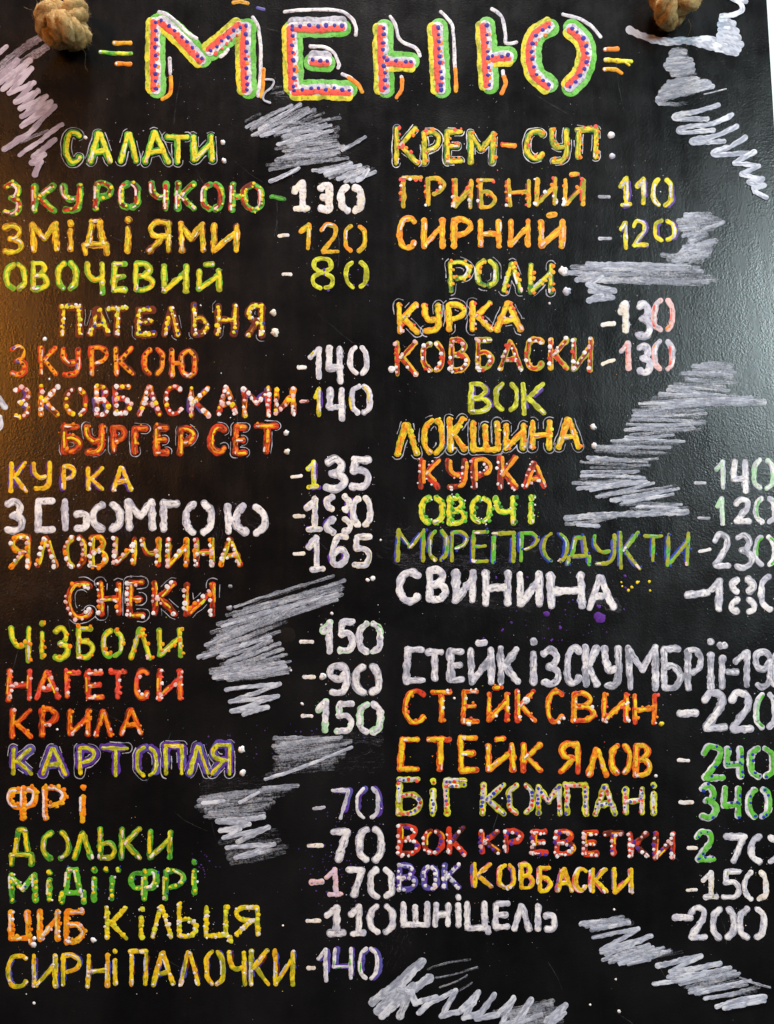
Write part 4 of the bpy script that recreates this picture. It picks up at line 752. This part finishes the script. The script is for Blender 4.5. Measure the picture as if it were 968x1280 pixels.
def f9(P):
    zig(P, [(728, 1154), (742, 1162)], [(776, 1147), (790, 1154)], 4, 6, .88, 2)
    poly(P, [(742, 1172), (798, 1161), (752, 1187), (814, 1170), (758, 1193)], 6.2, .9, .1)
    zig(P, [(758, 1192), (760, 1200), (782, 1203)], [(815, 1182), (828, 1186), (850, 1191)], 6, 4.8, .84, 5, z0=.2)
    poly(P, [(822, 1207), (876, 1195), (838, 1214), (900, 1204), (840, 1218)], 6.4, .92, .3)
    zig(P, [(842, 1220), (858, 1236), (886, 1248)], [(915, 1210), (932, 1222), (945, 1238)], 8, 5, .8, 5, z0=.4)
    line(P, [(817, 1229), (845, 1226), (880, 1218)], 5.5, .9, .6); line(P, [(925, 1222), (945, 1229), (962, 1234)], 3, .7, .6); poly(P, [(896, 1258), (930, 1248), (956, 1246), (905, 1260), (955, 1250)], 6, .95, .6)
    line(P, [(785, 1205), (812, 1199)], 4, .8, .6)
scribble('stepped grey scribble below the last prices', f9)
def f10(P):
    line(P, [(-2, 498), (7, 509)], 7, 1, .1); line(P, [(0, 522), (1, 532), (-3, 536)], 7, 1, .1)
scribble('small grey scribble end at the left edge', f10)

# stray paint: blobs, splashes, dust
P = Paint()
for x, y, r in ((716, 750, 1.5), (752, 772, 6.5), (684, 767, 4), (715, 735, 1.8), (782, 720, 2), (660, 722, 1.4), (655, 752, 1.8), (700, 785, 2), (640, 778, 1.6), (628, 788, 1.6), (748, 758, 2.6), (782, 735, 1.3), (690, 800, 1.6), (605, 798, 1.5), (780, 762, 1.2), (620, 722, 1.6)):
    for _ in range(3): P.dot(x+random.gauss(0, r*.35), y+random.gauss(0, r*.35), r*random.uniform(.5, .9), rgb(88, 34, 140), .02, .12)
for _ in range(60): P.speck(random.gauss(690, 60), random.gauss(770, 22), random.uniform(.4, 1.1), rgb(84, 36, 130))
for x, y in ((777, 728), (778, 733), (797, 728), (799, 727), (790, 734), (786, 738), (812, 727), (813, 738)): P.dot(x, y, random.uniform(.9, 2), Y, .02, .2)
for cx, cy, n_, sx, sy in ((420, 1085, 50, 25, 22), (420, 1050, 30, 22, 20), (255, 1080, 20, 8, 8), (300, 935, 24, 30, 14), (395, 915, 12, 40, 10)):
    for _ in range(n_): P.speck(random.gauss(cx, sx), random.gauss(cy, sy), random.uniform(.4, 1.3), rgb(78, 50, 130))
for x, y, r in ((466, 723, 3), (460, 725, 2.5), (415, 767, 2), (404, 880, 1.2), (364, 838, 1.6), (56, 424, 2.6), (62, 474, 1.4), (490, 462, 4.6), (768, 1137, 1.5), (774, 1264, 2.4), (738, 1256, 1.6), (770, 1224, 1.4), (354, 1157, 1.4),
                (687, 379, 1.6), (568, 873, 1.6), (820, 970, 2), (628, 998, 1.2), (43, 1254, 2), (477, 1011, 1), (107, 172, 2.4), (658, 876, 5), (586, 905, 3.4), (72, 912, 1.6), (476, 675, 1.4), (402, 781, 1.4), (251, 382, 1.2)):
    P.dot(x, y, r, WH, .05, .4)
P.ribbon([(292, 3), (300, 2), (310, 4)], 5, [BR, AM], 0, .1)
P.ribbon([(322, 10), (330, 12)], 4, [VI, BL], 0, .1)
for _ in range(480):
    x, y = random.uniform(0, 962), random.uniform(0, 1280)
    P.speck(x, y, random.choice([.25, .3, .35, .45, .6]), random.choice([GY, GY, rgb(90, 88, 92), LI, BR]))
sp = P.build('paint_specks', M_paint, board); sp['kind'] = 'stuff'
# wiped smudges of grey around reworked words
P = Paint(); SG = [rgb(96, 96, 108), rgb(120, 120, 132)]
for q, w, a in (([(135, 645), (150, 640), (155, 660)], 30, .2), ([(268, 640), (272, 655), (270, 680)], 16, .2), ([(300, 640), (320, 650)], 30, .2), ([(490, 670), (600, 668), (680, 676)], 26, .2),
                ([(500, 700), (640, 705)], 20, .26), ([(560, 750), (660, 756)], 14, .22), ([(740, 745), (770, 760)], 16, .3), ([(430, 920), (470, 925)], 20, .25), ([(420, 955), (470, 950)], 24, .18), ([(480, 690), (520, 715)], 20, .2),
                ([(600, 620), (700, 640)], 30, .1), ([(15, 730), (60, 745)], 24, .16), ([(260, 985), (330, 980)], 22, .22), ([(430, 1120), (470, 1130)], 30, .14), ([(500, 1170), (490, 1200)], 26, .16)):
    P = Paint(); P.ribbon(smooth(q), w, SG, -.03, .01, a+.16, rag=.4); P.build('wiped_smudge', M_dry, board)
# fine scratches in the coating
P = Paint()
for _ in range(46):
    x, y = random.uniform(10, 940), random.uniform(10, 1270); an = random.gauss(1.2, .7); L = random.uniform(14, 70)
    P.ribbon(smooth([(x, y), (x+L*.5*math.cos(an)+random.gauss(0, 2), y+L*.5*math.sin(an)), (x+L*math.cos(an), y+L*math.sin(an))]), random.uniform(.5, .9), [rgb(84, 84, 90), rgb(60, 60, 66)], 0, .01, .55, rag=.5, step=3)
o = P.build('scratches', M_dry, board); o['kind'] = 'stuff'
# painted-over spot
P = Paint()
for k in range(5): P.dot(360+random.uniform(-2, 2), 794+random.uniform(-2, 2), 8, (.002, .002, .002), .02+.01*k, .05, 14)
P.build('black_paint_spot', M_paint, board)

# ------------------------------------------------------------------ rope knots
def tube(path, rad, seg=10):
    v = []; f = []; n = len(path)
    up = Vector((0, 0, 1)); prev = None
    for i, q in enumerate(path):
        t = (path[min(n-1, i+1)]-path[max(0, i-1)]).normalized()
        if prev is None: nn = t.orthogonal().normalized()
        else: nn = (prev-t*prev.dot(t)).normalized()
        prev = nn; b = t.cross(nn)
        for k in range(seg):
            a = 2*math.pi*k/seg; r = rad*(1+.10*math.sin(i*.9+k*2.1)+.06*random.uniform(-1, 1))
            v.append(q+nn*(r*math.cos(a))+b*(r*math.sin(a)))
    for i in range(n-1):
        for k in range(seg): m = (k+1) % seg; f.append((i*seg+k, i*seg+m, (i+1)*seg+m, (i+1)*seg+k))
    v2 = len(v); v.append(path[0]); v.append(path[-1])
    for k in range(seg): m = (k+1) % seg; f.append((m, k, v2)); f.append(((n-1)*seg+k, (n-1)*seg+m, v2+1))
    return v, f
def rope_knot(px, py, sc, rot, tilt, label):
    cx, _, cz = W(px, py)
    root = bpy.data.objects.new('rope_knot', None); col.objects.link(root); root.location = (cx, 0, cz); root.empty_display_size = .02
    root['label'] = label; root['category'] = 'knot'; root['group'] = 'rope knots at the top of the board'
    A1 = .00385*sc; rr = .0060*sc; ctr = Vector((0, -.0125*sc, 0)); n = 210; path = []
    for i in range(n):
        t = 2*math.pi*(.02+.96*i/(n-1))
        x = math.sin(t)+1.75*math.sin(2*t); y = math.cos(t)-1.75*math.cos(2*t); z = -math.sin(3*t)*1.35
        # turn the knot in the board plane and lean it
        x, y = x*math.cos(rot)-y*math.sin(rot), x*math.sin(rot)+y*math.cos(rot)
        y, z = y*math.cos(tilt)-z*math.sin(tilt), y*math.sin(tilt)+z*math.cos(tilt)
        path.append(ctr+Vector((x*A1*.93, z*A1*.9, y*A1*.9)))
    # the rope's tail goes back through the hole in the board
    tail = [path[-1].lerp(Vector((0, .012, 0)), k/14) for k in range(1, 15)]
    head = [Vector((0, .012, .002)).lerp(path[0], k/14) for k in range(0, 14)]
    path = head+path+tail
    # frames
    n = len(path); prev = None; fr = []; dist = 0
    for i in range(n):
        t = (path[min(n-1, i+1)]-path[max(0, i-1)]).normalized()
        nn = t.orthogonal().normalized() if prev is None else (prev-t*prev.dot(t)).normalized()
        prev = nn
        if i: dist += (path[i]-path[i-1]).length
        fr.append((path[i], nn, t.cross(nn), dist, t))
    for k in range(3):
        sp_ = []
        for q, nn, b, ds, t in fr:
            a = 2*math.pi*(k/3+ds/(.0185*sc)); sp_.append(q+(nn*math.cos(a)+b*math.sin(a))*rr*.50)
        v, f = tube(sp_, rr*.64, 12)
        o = mesh_obj('strand', [tuple(x) for x in v], f, M_jute, root, True)
    # loose fibres
    hv = []; hf = []
    for _ in range(9000):
        q, nn, b, ds, t = random.choice(fr[14:-14])
        a = random.uniform(0, 2*math.pi); dr = nn*math.cos(a)+b*math.sin(a)
        p0 = q+dr*rr*random.uniform(.85, 1.03); L = random.choice([.0016, .0022, .003, .004 if random.random() < .5 else .002])*sc
        d = (t*random.choice([-1, 1])*random.uniform(.5, 1.3)+dr*random.uniform(.05, .75)+Vector([random.gauss(0, .3) for _ in range(3)])).normalized()
        bend = Vector([random.gauss(0, .45) for _ in range(3)])
        p1 = p0+d*L*.5; p2 = p1+(d+bend).normalized()*L*.5; w_ = random.uniform(.00004, .00009); sd = d.orthogonal().normalized()*w_
        i0 = len(hv); hv += [tuple(p0-sd), tuple(p0+sd), tuple(p1-sd*.8), tuple(p1+sd*.8), tuple(p2)]
        hf += [(i0, i0+1, i0+3, i0+2), (i0+2, i0+3, i0+4)]
    for (dx, dz, ex, ez) in ((-.015, .006, -.027, .018), (.008, -.012, .011, -.022)):
        pts = [Vector((dx+(ex-dx)*k/8+.0015*math.sin(k*.7), -.012+.010*k/8, dz+(ez-dz)*k/8))*sc for k in range(9)]
        for a, b in zip(pts, pts[1:]):
            i0 = len(hv); sd = Vector((.00004, 0, .00002)); hv += [tuple(a-sd), tuple(a+sd), tuple(b+sd), tuple(b-sd)]; hf.append((i0, i0+1, i0+2, i0+3))
    o = mesh_obj('loose_fibres', hv, hf, M_jute, root); o['kind'] = 'stuff'
rope_knot(92, 48, 1.2, R(35), R(20), 'pale rope knot in the upper left corner, above the salad heading')
rope_knot(834, 18, 1.15, R(-20), R(-15), 'rope knot in the upper right, cut off by the top of the picture')
